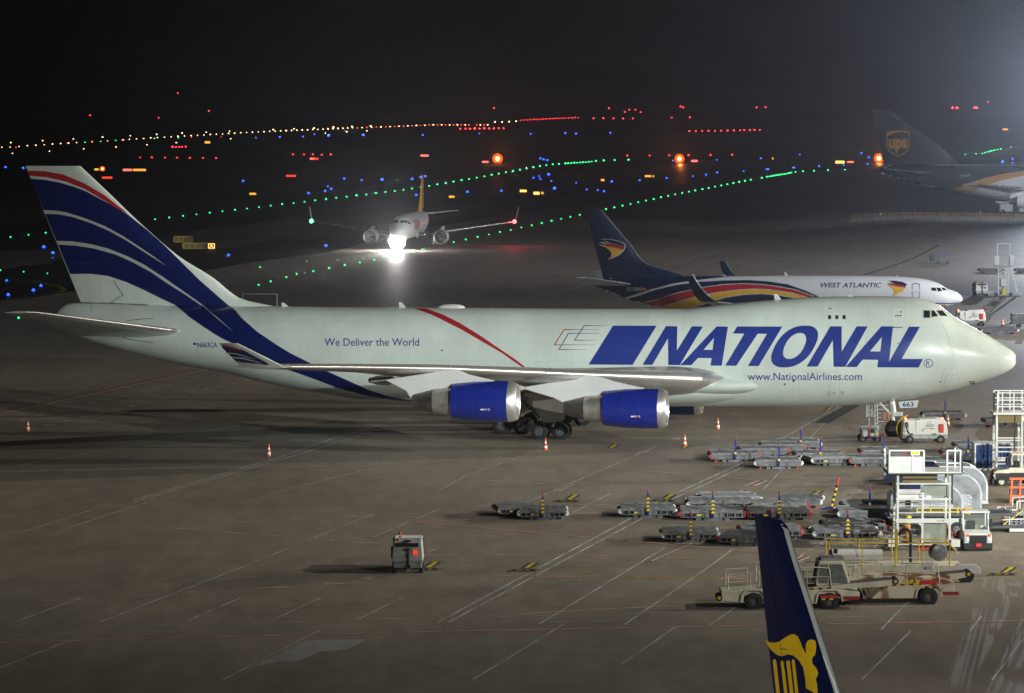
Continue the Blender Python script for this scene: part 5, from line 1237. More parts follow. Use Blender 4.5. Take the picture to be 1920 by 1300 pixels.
# ---- tractors with cab
def tug(loc, rz, label, cabm, front_text=None, beacon=True, hy=0):
    t = thing('tow_tractor', label, 'tow tractor', loc, rz); m = cabm
    # local x forward, width in y
    MB().box(-1.3, 1.25, -.72, .72, .38, .86).build('chassis', M_dark if hy else m, t, bevel=.05)
    hood = MB().prism([(1.3, .45), (1.3, .9), (1.15, 1.0), (.35, 1.1), (.35, .45)], -.7, .7).build('hood', m, t, bevel=.04)
    cab = MB()
    for y in (-.68, .62):
        cab.bar((.4, y + .03, 1.05), (.2, y + .03, 1.95), .07).bar((-.75, y + .03, .86), (-.75, y + .03, 1.95), .07)
        cab.box(-.75, .35, y, y + .06, .86, 1.18)
    cab.box(-.8, .28, -.74, .74, 1.93, 2.02); cab.box(-.8, -.74, -.68, .68, .86, 1.2)
    cab.build('cab', m, t, bevel=.02)
    MB().add([(.41, -.6, 1.1), (.41, .6, 1.1), (.22, .58, 1.92), (.22, -.58, 1.92)], [(0, 1, 2, 3)]).build('windscreen', M_clearglass, t)
    MB().box(-.35, .0, -.45, .05, .9, 1.5).build('seat', M_dark, t, bevel=.06); MB().lathe([(0, .19), (.03, .19)], (.25, -.3, 1.3), (-.8, 0, .5), 16).build('steering_wheel', M_dark, t)
    g = MB(); 
    for k in range(9): g.box(1.305, 1.33, -.42 + k * .1, -.36 + k * .1, .55, .85)
    g.box(1.30, 1.304, -.46, .46, .5, .9); g.build('grille', M_dark, t)
    MB().box(1.28, 1.45, -.74, .74, .18, .5).build('bumper', M_dark, t, bevel=.03)
    MB().box(1.45, 1.55, -.15, .15, .32, .5).build('hitch', M_ored, t, bevel=.02)
    for y in (-.6, .52):
        MB().box(1.30, 1.34, y, y + .14, .86 - .02, .97).build('indicator_lamp', M_oran, t); MB().box(1.30, 1.34, y, y + .14, .62, .76).build('headlight', M_refl, t)
        MB().box(.3, .42, y * 1.42 - .02, y * 1.42 + .12, 1.2, 1.65).build('mirror', M_dark, t, bevel=.03)
    for x in (-.85, .85):
        for y in (-.66, .66): mb = MB(); wheel(mb, x, y, .33, .33, .24, 20); mb.build('wheel', [M_black, M_cream if hy else M_rim], t, smooth=True)
    if beacon: MB().lathe([(0, .06), (.1, .06), (.14, .001)], (-.2, -.5, 2.02), (0, 0, 1), 10).build('beacon', M_oran, t, smooth=True)
    return t
tug(at(1834, 1037, 1.4), R(-90), 'white tow tractor facing the camera, right of the tall stairs', M_white)
tug(at(1905, 914, .8), R(180), 'cream tow tractor seen from the side pulling the blue curtain cart', M_cream, hy=1)
# cart with curtains
t = thing('curtain_cart', 'white framed luggage cart with blue curtains behind the cream tractor', 'luggage cart', at(1872, 900, 2.2))
c = MB()
for x in (-1.15, .0, 1.15):
    for y in (0, 1.4): c.box(x - .04, x + .04, y - .03, y + .03, .45, 2.0)
c.box(-1.2, 1.2, -.06, 1.46, 1.95, 2.05).box(-1.2, 1.2, -.06, 1.46, .38, .48); c.build('frame', M_white, t)
c = MB(); n = 50; vs = []
for i in range(n + 1):
    x = -1.1 + 2.2 * i / n
    for z in (.5, 1.2, 1.94): vs.append((x, .02 + .05 * math.sin(i * 1.3 + z) + .02 * math.sin(i * 3.1), z))
c.add(vs, [(i*3+j, i*3+j+1, i*3+j+4, i*3+j+3) for i in range(n) for j in range(2)]).build('curtain', mat('blue_curtain', (.05, .10, .28), .8, var=.3), t, smooth=True)
for x in (-.8, .8):
    for y in (.1, 1.3): mb = MB(); wheel(mb, x, y, .19, .19, .14, 12); mb.build('wheel', [M_black, M_rim], t, smooth=True)
pl_ = MB().box(.05, 1.15, -.10, -.07, .95, 1.2).build('name_board', M_white, t); text_on('FedEx', (.1, -.105, 1.03), (1, 0, 0), (0, 0, 1), .4, .12, M_letter, 'lettering', pl_, bold=.02); text_on('506444', (.55, -.105, 1.03), (1, 0, 0), (0, 0, 1), .5, .11, M_ored, 'lettering', pl_, bold=.02)
# blue car
def car(loc):
    t = thing('parked_car', 'dark blue car half hidden behind the tall white stairs', 'car', loc)
    prof = [(-1.95, .35), (-2.0, .62), (-1.92, .8), (-1.55, .95), (-1.0, 1.05), (-.45, 1.42), (.3, 1.52), (1.1, 1.48), (1.75, 1.15), (1.98, 1.0), (2.0, .4), (1.9, .3), (-1.8, .28)]
    vs = []; n = len(prof); L = []
    for y, k in ((-.86, 1), (-.80, 0), (.80, 0), (.86, 1)): pass
    mb = MB(); ys = [(-.84, .0), (-.78, 1), (.78, 1), (.84, 0)]
    for y, full in ys:
        for x, z in prof: vs.append((x, y * (1 - max(0, z - .95) * .38), z if full or z < .95 else z - .02))
    fs = []
    for k in range(3): fs += [(k*n+i, k*n+(i+1) % n, (k+1)*n+(i+1) % n, (k+1)*n+i) for i in range(n)]
    tri = tessellate_polygon([[Vector((x, z, 0)) for x, z in prof]]); fs += [tuple(q) for q in tri] + [tuple(i + 3*n for i in q) for q in tri]
    b = mb.add(vs, fs).build('body', mat('car_blue', (.008, .014, .05), .2, coat=.6), t, smooth=True, sharp=50)
    MB().add([(-.95, -.80, 1.06), (1.3, -.80, 1.06), (1.0, -.68, 1.42), (-.4, -.68, 1.38)], [(0, 1, 2, 3)]).build('side_window', M_glass, t)
    for x in (-1.3, 1.25):
        for y in (-.76, .76): q = MB(); wheel(q, x, y, .33, .33, .2, 20); q.build('wheel', [M_black, M_rim], t, smooth=True)
    MB().box(-1.98, -1.8, -.8, -.5, .68, .8).build('headlight', M_refl, t, bevel=.03)
    return t
car(at(1722, 914, .9))
# wrapped containers on dollies
M_wrap = mat('silver_film', (.27, .285, .30), .3, .35, .3, 1.2, bump=.2); M_foil = mat('aluminium_edge', (.68, .7, .72), .3, .8, .15)
M_clear = mat('grey_plastic_film', (.34, .36, .39), .25, .2, .3, 2, bump=.9)
def uld(loc, label, L=3.1, W=2.4, H=2.4, rz=0, base=.62, mark=None):
    t = thing('cargo_container', label, 'cargo container', loc, rz)
    pr = [(-L/2, 0), (L/2, 0), (L/2, H*.42)] + [(L/2 - L*.42 * (1 - math.cos(R(a))), H*.42 + H*.58 * math.sin(R(a))) for a in range(10, 91, 10)] + [(-L/2, H)]
    b = MB(); b.prism([(x, z + base) for x, z in pr], -W/2, W/2).build('shell', M_wrap, t, bevel=.03)
    for y in (-W/2 - .012, W/2 - .088):
        e = MB()
        inn = [(x * .93, (z - H/2) * .92 + H/2 + .0) for x, z in pr]
        vs = []; n = len(pr)
        for yy in (y, y + .1): vs += [(x * 1.01, yy, z * 1.005 + base) for x, z in pr] + [(x, yy, z + base) for x, z in inn]
        fs = [(i, (i+1) % n, n + (i+1) % n, n + i) for i in range(n)] + [(2*n+i, 2*n+(i+1) % n, 3*n+(i+1) % n, 3*n+i) for i in range(n)] + [(i, (i+1) % n, 2*n+(i+1) % n, 2*n+i) for i in range(n)]
        e.add(vs, fs).build('edge_frame', M_foil, t)
    MB().box(-L*.33, L*.30, -W/2 - .03, -W/2 - .012, base + .1, base + H*.45).build('door_panel', M_clear, t, bevel=.01)
    MB().box(-L/2 - .05, L/2 + .05, -W/2 - .05, W/2 + .05, base - .08, base - .005).build('base_plate', M_foil, t)
    if mark:
        p_ = MB().box(-L*.4, -L*.12, -W/2 - .03, -W/2 - .015, base + H*.56, base + H*.68).build('name_plate', M_refl, t); text_on('Fed', (-L*.38, -W/2 - .034, base + H*.575), (1, 0, 0), (0, 0, 1), .45, .2, mat('violet_letter', (.12, .03, .4), .5), 'lettering', p_, bold=.03)
        text_on(mark, (-L*.4, -W/2 - .02, base + H*.72), (1, 0, 0), (0, 0, 1), .9, .14, M_dark, 'lettering', t)
    return t
uld(at(1758, 992, 1.4), 'silver wrapped cargo container with white name plate directly behind the stairs', 2.85, H=1.95, base=.5, mark='34305 FX')
uld(at(1793, 975, 1.4), 'middle silver container behind the one with the name plate', 2.9, H=2.05, base=.5); uld(at(1808, 960, 1.6), 'furthest silver container of the row', 2.75, H=2.05, base=.5)
t = thing('wrapped_pallet', 'low pallet load wrapped in grey film left of the tall stairs', 'pallet load', at(1703, 990, 1.2)); b = MB(); b.prism([(-1.0, .6), (1.0, .6), (1.0, 1.75), (.9, 1.92), (-.8, 1.9), (-.97, 1.7)], -.9, .9).build('film_wrap', M_clear, t, bevel=.08); MB().box(-1.1, 1.1, -1, 1, .5, .59).build('base_plate', M_foil, t)
MB().box(-1.0, 1.0, -.9, -.8, .2, .5).box(-1, 1, .8, .9, .2, .5).box(-1, -.8, -.8, .8, 0, .2).box(.8, 1, -.8, .8, 0, .2).build('trestle', M_drk, t)
# service van behind the stairs
t = thing('cargo_loader', 'low white loader with yellow rails behind the stairs', 'cargo loader', at(1757, 1012, 2.0))
MB().box(-1.5, 1.9, -.8, .8, .45, 1.0).build('body', M_white, t, bevel=.06); MB().box(-2.2, 4.3, -1.1, 1.1, 1.12, 1.3).build('deck', M_dgrey, t, bevel=.02)
y = MB()
for z in (1.35, 1.55): y.box(-1.0, 1.9, -1.15, -1.1, z, z + .05)
for k in range(5): y.box(-1 + k * .72, -.94 + k * .72, -1.16, -1.1, 1.3, 1.6)
y.build('yellow_rail', M_ypaint, t)
for x in (-1.1, 1.2):
    for yy in (-.75, .75): q = MB(); wheel(q, x, yy, .4, .4, .25, 20); q.build('wheel', [M_black, M_rim], t, smooth=True)
text_on('FedEx', (-.6, -.815, .78), (1, 0, 0), (0, 0, 1), .55, .16, M_letter, 'lettering', t, bold=.02); text_on('51617', (-.6, -.815, .56), (1, 0, 0), (0, 0, 1), .5, .14, M_ored, 'lettering', t, bold=.02)
# white ramp on the right edge
t = thing('boarding_ramp', 'white railed ramp with yellow edged treads at the right edge', 'ramp', at(1915, 1003, .5)); b = MB()
for k in range(7): b.box(-.9 + k * .28, 2.2, 0, 1.5, .45 + k * .17, .5 + k * .17)
b.build('treads', M_roll, t)
MB().box(-2.2, 2.4, -.2, 1.6, .32, .44).build('base_beam', M_dgrey, t); MB().box(-.6, 2.4, -.2, 1.4, .12, .3).build('chassis', M_white, t, bevel=.02)
for yy in (-.1, 1.6):
    b = MB(); b.tube([(-1.0, yy, .75), (-1.0, yy, 1.25), (-.2, yy, 1.3), (-.2, yy, 1.75), (.5, yy, 1.8), (.5, yy, 2.2), (2.4, yy, 2.25)], .04)
    for x in (-.6, .2, .9, 1.6): b.cyl((x, yy, .5), (x, yy, 1.25 + max(0, (x + .6) * .45)), .035, n=8)
    b.tube([(-1.0, yy, .75), (2.4, yy, .9)], .035); b.build('railing', M_white, t, smooth=True)
MB().add([(-.95, -.06, .5), (-.85, -.06, .5), (.6, -.06, 1.55), (.5, -.06, 1.55)], [(0, 1, 2, 3)]).build('yellow_edge', M_ypaint, t)
for x in (0, 1.8): q = MB(); wheel(q, x, .1, .16, .16, .1, 12); q.build('castor_wheel', [M_black, M_rim], t, smooth=True)
t = thing('lift_machine', 'orange steel machine behind the white ramp', 'machine', at(1915, 950, 1)); b = MB()
for x in (-.5, 0, .5): b.bar((x, 0, 0), (x + .1, 0, 1.5), .1)
for z in (.5, 1.0, 1.5): b.bar((-.55, 0, z), (.9, 0, z), .12)
b.build('frame', M_oran, t); MB().box(-.4, .9, .1, 1.2, .2, 1.1).build('body', M_dgrey, t, bevel=.04)

# ---- belt loaders
M_rust = mat('rusty_cream_enamel', (.62, .58, .44), .5, var=.35, scale=1.1)
nt = M_rust.node_tree; cr_ = [n for n in nt.nodes if n.type == 'VALTORGB'][0]; cr_.color_ramp.elements[0].position = .42; cr_.color_ramp.elements[0].color = (.2, .09, .035, 1); cr_.color_ramp.elements[1].position = .50; cr_.color_ramp.elements[1].color = (.62, .58, .45, 1)
def belt_loader(loc, label, body, cab=True, number=None, rust=False, rz=0):
    t = thing('belt_loader', label, 'belt loader', loc, rz, 'conveyor belt loaders'); wb = 1.72
    ch = MB().prism([(-3.0, .5), (-2.3, .42), (-2.25, .8), (-1.2, .8), (-1.15, .33), (1.15, .36), (1.2, .8), (2.3, .8), (2.35, .5), (2.9, .55), (2.9, 1.05), (2.2, 1.32), (-1.0, 1.38), (-3.0, 1.2)] if rust else [(-3.2, .45), (-2.2, .38), (-2.15, .75), (-1.2, .75), (-1.15, .32), (1.15, .32), (1.2, .75), (2.25, .75), (2.3, .45), (3.1, .5), (3.1, .85), (2.2, .98), (-1.0, 1.0), (-3.2, .85)], -.95, .95).build('chassis', body, t, bevel=.03)
    for x in (-wb, wb):
        for y in (-.86, .86): q = MB(); wheel(q, x, y, .42, .42, .3, 24, .45); q.build('wheel', [M_black, M_rim], t, smooth=True)
        MB().lathe([(0, .5)], (0, 0, 0), (0, 1, 0), 3) if False else None
        MB().prism([(x - .56, .42), (x - .5, .72), (x - .3, .92), (x + .3, .92), (x + .5, .72), (x + .56, .42), (x + .64, .42), (x + .58, .78), (x + .34, 1.0), (x - .34, 1.0), (x - .58, .78), (x - .64, .42)], -1.06, -.96).build('wheel_arch', body, t, bevel=.01)
    z = lambda x: 1.0 + (x + 4) * .055
    BX = -.3 if rust else .75
    def TX(mb): mb.T = Matrix.Translation((BX, 1.0 if rust else 0, 0)); return mb
    bm_ = TX(MB()).prism([(-4.1, z(-4.1) - .55), (-3.9, z(-4) - .62), (-2.5, z(-2.5) - .3), (3.4, z(3.4) - .32), (3.95, z(4) - .24), (4.0, z(4)), (-4.0, z(-4.0) - .32), (-4.15, z(-4) - .4)], -.5 - .42, -.5 + .35).build('conveyor_boom', body, t, bevel=.02)
    TX(MB()).add([(-4.0, -.95, z(-4) - .30), (4.0, -.95, z(4) + .02), (4.0, -.1, z(4) + .02), (-4.0, -.1, z(-4) - .30)], [(0, 1, 2, 3)]).build('conveyor_belt', mat('worn_belt', (.075, .075, .07), .8, var=.3), t)
    for x, zz in ((-4.05, z(-4) - .42), (3.98, z(4) - .1)):
        q = TX(MB()).mat(0).cyl((x, -.95, zz), (x, -.12, zz), .15, n=16); q.mat(1).cyl((x, -.97, zz), (x, -.951, zz), .08, n=12); q.build('end_roller', [M_black, M_ypaint], t, smooth=True)
    s = MB()
    for k in range(16): s.mat(k % 2).box(-1.4 + k * .2, -1.2 + k * .2, -.975, -.955, .86 + (k * .2) * .05, .92 + (k * .2) * .05)
    s.build('warning_stripe', [M_ypaint, M_dark], t)
    MB().box(2.35, 3.1, -.98, -.955, .5, .66).build('red_reflector_board', mat('deep_red_board', (.3, .02, .02), .5), t); MB().box(1.3, 2.1, -1.02, -.98, 1.02 if rust else .6, 1.2 if rust else .7).build('red_lamp_board', M_ored, t)
    q = MB()
    for k in range(4): q.mat(k % 2).box(1.35 + k*.18, 1.53 + k*.18, -1.04, -1.02, .84 if rust else .5, .98 if rust else .58)
    q.build('chevron_board', [M_ypaint, M_dark], t)
    for yy in (-.98, .9):
        r = MB(); r.tube([(-2.9, yy, .95), (-2.9, yy, 1.65), (-1.9, yy, 1.72), (-1.9, yy, 1.0)], .028, 6); r.cyl((-2.9, yy, 1.3), (-1.9, yy, 1.36), .022, n=6); r.build('railing', M_cream, t, smooth=True)
        r = MB(); r.tube([(-1.5, yy, 1.1), (-1.5, yy, 1.95), (1.0, yy, 2.0), (1.7, yy, 1.95) if cab else (2.1, yy, 1.95), (1.8, yy, 1.1) if cab else (2.2, yy, 1.1)], .028, 6); r.cyl((-1.5, yy, 1.55), (1.75, yy, 1.55), .022, n=6)
        for x in (-.5, .7): r.cyl((x, yy, 1.1), (x, yy, 1.98), .024, n=6)
        r.build('railing', M_cream, t, smooth=True)
    if cab:
        c = MB(); x0, x1 = 1.15, 2.35
        c.prism([(x0, 1.0), (x1 + .25, 1.0), (x1 + .3, 1.3), (x1, 2.25), (x0 + .1, 2.25), (x0 - .05, 1.3)], -.9, -.02 + .9).build('cab', body, t, bevel=.04)
        MB().prism([(x0 + .08, 1.25), (x1 + .18, 1.25), (x1 + .2, 1.35), (x1 - .08, 2.12), (x0 + .15, 2.12), (x0 + .05, 1.4)], -.915, -.902).build('side_window', mat('cab_window', (.16, .19, .18), .12, var=.3, scale=5), t)
        MB().box(x0 + .5, x0 + .54, -.925, -.916, 1.25, 2.12).build('window_bar', body, t)
        MB().box(x0 + .2, x1 + .1, -.6, .6, 2.26, 2.36).build('roof_rack', M_grey, t, bevel=.03)
        MB().cyl((x0 + .75, -.4, 2.36), (x0 + .72, -.4, 2.6), .03).box(x0 + .6, x0 + .72, -.46, -.3, 2.5, 2.72).box(x0 + .8, x0 + .98, -.46, -.3, 2.55, 2.75).build('work_lamp', M_dark, t)
        for k in range(2): MB().tube([(x0 - .1 - k*.08, -.6, 1.3), (x0 + .05 - k*.05, -.6, 2.3)], .03).build('grab_rail', M_dgrey, t)
    if number:
        p_ = MB().box(1.4, 1.85, -1.03, -1.0, 1.55, 2.0).build('number_plate', M_white, t); text_on(number, (1.44, -1.035, 1.68), (1, 0, 0), (0, 0, 1), .36, .15, M_dark, 'unit_number', p_, bold=.01)
        for k, x in enumerate((-.1, 1.1)):
            e = MB().box(x, x + .42, -.99, -.96 + .0, 1.0, 1.22).build('bag_sign', M_ypaint, t, bevel=.03); MB().tube([(x + .1, -.98, 1.2), (x + .12, -.98, 1.28), (x + .3, -.98, 1.28), (x + .32, -.98, 1.2)], .02, 6).build('bag_sign_handle', M_dark, e)
        for x in (.45, .72): MB().add([(x, -.965, .98), (x + .2, -.965, .98), (x + .32, -.965, 1.22), (x + .12, -.965, 1.22)], [(0, 1, 2, 3)]).build('arrow_mark', M_ypaint, t)
    return t
belt_loader(at(1671, 1136, .9), 'rusty cream belt loader with plate number 4813', M_rust, False, '4813', True)
belt_loader(at(1484, 1145, .9), 'cream belt loader with cab crossing behind the dark fin', M_cream)
# vacuum / water service unit with yellow rails
t = thing('service_truck', 'low service unit with yellow rails and black looped hose behind the loaders', 'service truck', at(1690, 1110, 3.4))
MB().box(-3.4, 3.2, -.8, .8, .5, .95).build('body', M_cream, t, bevel=.05)
MB().cyl((-3.0, -.2, 1.35), (-.6, -.2, 1.35), .3, n=20).build('tank', M_white, t, smooth=True)
y = MB()
for yy in (-.85, .85):
    y.cyl((-3.3, yy, 2.0), (2.6, yy, 1.98), .03, n=6).cyl((2.6, yy, 1.98), (3.0, yy, 1.5), .03, n=6)
    for x in (-3.2, -1.6, .0, 1.3, 2.6): y.cyl((x, yy, .9), (x, yy, 2.0), .03, n=6)
y.box(.02, .16, -.3, -.16, .9, 2.6)
y.build('yellow_rail', M_ypaint, t)
MB().tube(arc(.5, 2.3, .28, .32, 180, -10, 10, -.25) + [(.78, -.25, 1.0)], .07, 8).build('hose', M_black, t, smooth=True)
MB().lathe([(-.25, .3), (-.2, .42), (.2, .42), (.25, .3), (.25, .01)], (2.1, -.3, 1.5), (.3, -1, 0), 20).build('hose_reel', M_roll, t, smooth=True)
MB().cyl((3.4, -.7, .42), (3.4, -.4, .42), .4, n=20).cyl((-2.4, -.7, .42), (-2.4, -.4, .42), .4, n=20).build('wheel', M_black, t)
MB().prism([(2.7, .6), (2.9, .95), (3.9, .95), (4.1, .75), (4.1, .5)], -.82, -.5).build('wheel_arch', M_white, t, bevel=.02)

# ---- far apron equipment
t = thing('access_tower', 'tall white maintenance tower with open top frame behind the parcel jet', 'access tower', at(1883, 556, 1)); f = MB()
for x in (-.75, .75): f.bar((x, 0, 3.8), (x, 0, 6.4), .13)
f.bar((-.75, 0, 6.4), (.75, 0, 6.4), .1); f.build('top_frame', M_white, t)
MB().box(-1.1, 1.1, -.6, .8, 3.6, 3.78).build('platform', M_grey, t)
MB().box(-1.15, -.6, -.62, -.5, 3.8, 4.9).box(.7, 1.2, -.62, -.5, 3.7, 5.0).build('side_cage', M_white, t)
f = MB()
for x in (-.6, .6): f.bar((x, 0, .3), (x, 0, 3.6), .14)
for k in range(7): f.bar((-.55, 0, .5 + k * .45), (.55, 0, .95 + k * .45), .07); f.bar((.55, 0, .5 + k * .45), (-.55, 0, .95 + k * .45), .07)
f.build('lattice', M_white, t)
MB().box(-.35, .35, -.5, .1, 1.2, 2.1).build('motor_box', M_white, t, bevel=.04); MB().prism([(-.3, .2), (.3, .2), (.12, 1.0), (-.12, 1.0)], -.8, -.6).build('yellow_guard', M_ypaint, t)
MB().bar((.9, 0, 3.6), (1.7, 0, .5), .22, .3).build('folded_ramp', M_white, t)
MB().box(-1, 1, -.3, .3, .25, .45).box(1.0, 2.2, -.3, .3, .25, .4).box(-2.0, -1, -.2, .2, .25, .6).build('base', M_grey, t)
for x in (-.9, .9): q = MB(); wheel(q, x, -.3, .22, .22, .15, 12); q.build('wheel', [M_black, M_rim], t, smooth=True)
def cage(px, py, label, W=2.3):
    t = thing('luggage_cart', label, 'luggage cart', at(px, py, .6)); c = MB(); n = 6
    for k in range(n): x = -W/2 + k * W / (n-1); c.bar((x, 0, .5), (x, 0, 1.3), .06); c.bar((x, 1.2, .5), (x, 1.2, 1.3), .06)
    c.bar((-W/2, 0, .9), (W/2, 0, .9), .05); c.box(-W/2, W/2, -.03, 1.25, .42, .52); c.build('cage', M_roll, t)
    MB().box(-W/2 - .03, W/2 + .03, -.06, 1.28, 1.3, 1.42).build('roof', mat('cart_blue', (.06, .1, .4), .5), t)
    MB().box(-W/2 - .7, -W/2 - .1, 0, 1.1, .5, 1.4).build('hopper', M_drk, t, bevel=.05)
    for x in (-.7, .7): q = MB(); wheel(q, x, 0, .2, .2, .15, 12); q.build('wheel', [M_black, M_rim], t, smooth=True)
cage(1769, 496, 'small luggage cart with blue roof far behind the parcel jet')
t = thing('flat_trailer', 'flat trailer with silver box cut by the right frame edge', 'trailer', at(1916, 616, .8)); MB().box(-1.0, 1.6, -.7, .7, .5, 1.5).build('box', M_roll, t, bevel=.03); MB().box(.4, .9, -.5, .3, 1.51, 1.9).build('carton', mat('cardboard', (.4, .3, .18), .8), t); MB().box(-1.1, 1.7, -.75, .75, .4, .5).build('frame', M_drk, t)
for x in (-.3, 1.2): q = MB(); wheel(q, x, -.6, .25, .25, .18, 14); q.build('wheel', [M_black, M_rim], t, smooth=True)
MB().bar((-1.1, 0, .4), (-1.9, 0, .25), .08).build('drawbar', M_white, t)
t = thing('cargo_loader', 'pale cargo loader under the gold banded jumbo', 'cargo loader', at(1900, 401, .5)); z0 = 0
MB().box(-3.2, 6, -1, 1, 2.0, 2.4).build('platform', M_white, t, bevel=.03); MB().box(-2.6, -.2, -.9, .9, .4, 1.9).build('cab', mat('pale_loader_grey', (.5,.52,.5),.5), t, bevel=.1); MB().box(1.2, 2.4, -.5, .5, .3, 1.99).build('lift_column', M_white, t)
for x in (-2, 3): q = MB(); wheel(q, x, -.9, .4, .4, .3, 14); q.build('wheel', [M_black, M_rim], t, smooth=True)
# crash barrier with amber rails
M_brail = mat('amber_rail', (.55, .28, .07), .5); M_bcon = mat('barrier_concrete', (.3, .3, .29), .8, var=.3)
pa, pb = P(1595, 417), P(1925, 415)
t = thing('barrier_fence', 'long concrete barrier with amber rails crossing the far apron', 'barrier', pa); d = pb - pa; n = 14; d.z = 0
t.rotation_euler = (0, 0, math.atan2(d.y, d.x)); L = d.length; dz = (pb.z - pa.z)
def zz(x): q = pa + d * (x / L); return height(q.x, q.y) - pa.z
c = MB(); r = MB(); k_ = MB()
for i in range(n * 2): x0, x1 = L * i / n, L * (i + 1) / n; c.add([(x0, -.3, zz(x0) - .1), (x1, -.3, zz(x1) - .1), (x1, -.12, zz(x1) + .6), (x0, -.12, zz(x0) + .6), (x0, .3, zz(x0) - .1), (x1, .3, zz(x1) - .1), (x1, .12, zz(x1) + .6), (x0, .12, zz(x0) + .6)], [(0,1,2,3),(3,2,6,7),(7,6,5,4),(0,3,7,4),(1,2,6,5)])
c.build('concrete_base', M_bcon, t)
for i in range(n * 2):
    x0, x1 = L * i / n + .08, L * (i + 1) / n - .08
    for z in (.72, .98, 1.22): r.bar((x0, -.1, zz(x0) + z), (x1, -.1, zz(x1) + z), .05, .12)
    k_.box(x1 + .0, x1 + .16, -.06, .06, zz(x1) + .58, zz(x1) + 1.32)
r.build('amber_rail', M_brail, t); k_.build('post', M_drk, t)
for px, py in ((1650.5, 411), (1838, 409)):
    p = P(px, py + 5); tt = thing('marker_post', 'thin red and white marker post at the amber barrier', 'post', p, 0, 'marker posts at the amber barrier'); q = MB(); q.mat(0).cyl((0, 0, 0), (0, 0, 1.2), .07); q.mat(1).cyl((0, 0, 1.2), (0, 0, 1.6), .07); q.mat(0).cyl((0, 0, 1.6), (0, 0, 2.0), .07); q.build('post', [M_ored, M_refl], tt)
# bare pipe frame behind the jet back
t = thing('pipe_frame', 'thin grey pipe frame standing beyond the jet back by the fin root', 'frame', P(486, 584)); b = MB(); b.cyl((-1.9, 0, 1.95), (2.0, 0, 1.95), .06).cyl((2.0, 0, 0), (2.0, 0, 1.95), .06).cyl((-1.9, 1, 0), (-1.9, 0, 1.95), .06); b.build('pipes', M_grey, t)
for o in bpy.data.objects:
    if o.get('label') == '-': print('UNUSED', o.name)
# ------------------------------------------------------------------ airfield lights
KIND_COL = {'green': (.02, 1, .22), 'blue': (.015, .09, 1), 'red': (1, .02, .03), 'warm': (1, .62, .28), 'amber': (1, .28, .05)}
def light_proto(kind, strength, r, key):
    m = glow('lamp_%s_%s' % (kind, key), KIND_COL[kind], strength); mc = glow('lamp_core_%s_%s' % (kind, key), tuple(.35 + .65 * c for c in KIND_COL[kind]), strength * 1.3)
    mb = MB(); mb.cyl((0, 0, 0), (0, 0, r * .3), r * .8, r * .7, 10); mb.mat(1)
    mb.lathe([(r*.3, r*.7), (r*.5, r*1.0), (r*1.0, r*1.05), (r*1.5, r*.75), (r*1.65, .001)], (0, 0, 0), (0, 0, 1), 10)
    mb.mat(2).lathe([(r*.25, r*.4), (r*.5, r*.5), (r*1.7, r*.3)], (0, 0, 0), (0, 0, 1), 8)
    me = bpy.data.meshes.new('airfield_light'); me.from_pydata(mb.v, [], mb.f)
    for q in (M_dgrey, m, mc): me.materials.append(q)
    me.polygons.foreach_set('material_index', mb.m)
    return me
LM = {}
LLAB = {'green': ('green taxiway centre light in a curving row of equal lights', 'taxiway light', 'green taxiway centreline lights'),
 'blue': ('blue taxiway edge light on the dark airfield', 'taxiway light', 'blue taxiway edge lights'),
 'red': ('small red light of the distant runway end', 'runway light', 'red runway lights'),
 'warm': ('pale warm light in the long distant runway row', 'runway light', 'white runway lights')}
def al(kind, px, py, k=1.0, far=4200, lab=None):
    lab_ = LLAB[kind]
    if py > YH + 32: p = P(px, py)
    else:
        Y = 4700 if py > YH + 5 else 5200
        p = PD(px, py, Y)
    D = p.y; r = k * (1.75 if kind == 'blue' else 1.45) * random.uniform(.82, 1.2) * D / FPX
    key = (kind, 'a' if D < 900 else 'b' if D < 1800 else 'c' if D < 3500 else 'd', round(k, 1))
    st = {'a': 3, 'b': 4, 'c': 6, 'd': 10}[key[1]]
    kk_ = (kind, key[1])
    if kk_ not in LM: LM[kk_] = light_proto(kind, st, 1.0, key[1])
    o = bpy.data.objects.new({'green': 'taxiway_light', 'blue': 'taxiway_light', 'red': 'runway_light', 'warm': 'runway_light'}[kind], LM[kk_]); COL.objects.link(o)
    if p.z > 3.5:
        # on a pole / mast
        o.location = p
    else: o.location = (p.x, p.y, max(0, height(p.x, p.y)) + .09)
    o.scale = (r, r, r); tag(o, lab or lab_[0], lab_[1], lab_[2] + (' ' + lab if lab else ''))
    return o
def pts(ox, oy, sc, L): return [(ox + x / sc, oy + y / sc) for x, y in L]
def row(kind, L, k=1.0, lab=None):
    for x, y in L: al(kind, x, y, k, lab=lab)
lz = lambda L: pts(0, 380, 3.4286, L); l8 = lambda L: pts(540, 320, 4, L); l6 = lambda L: pts(600, 160, 3, L); l9 = lambda L: pts(900, 340, 2.743, L); l12 = lambda L: pts(1200, 160, 2.667, L); l0 = lambda L: pts(0, 160, 3, L)
g1 = 'green taxiway light in the upper curving row behind the taxiing jet'; g2 = 'green taxiway light in the lower row passing the dark fin tip'
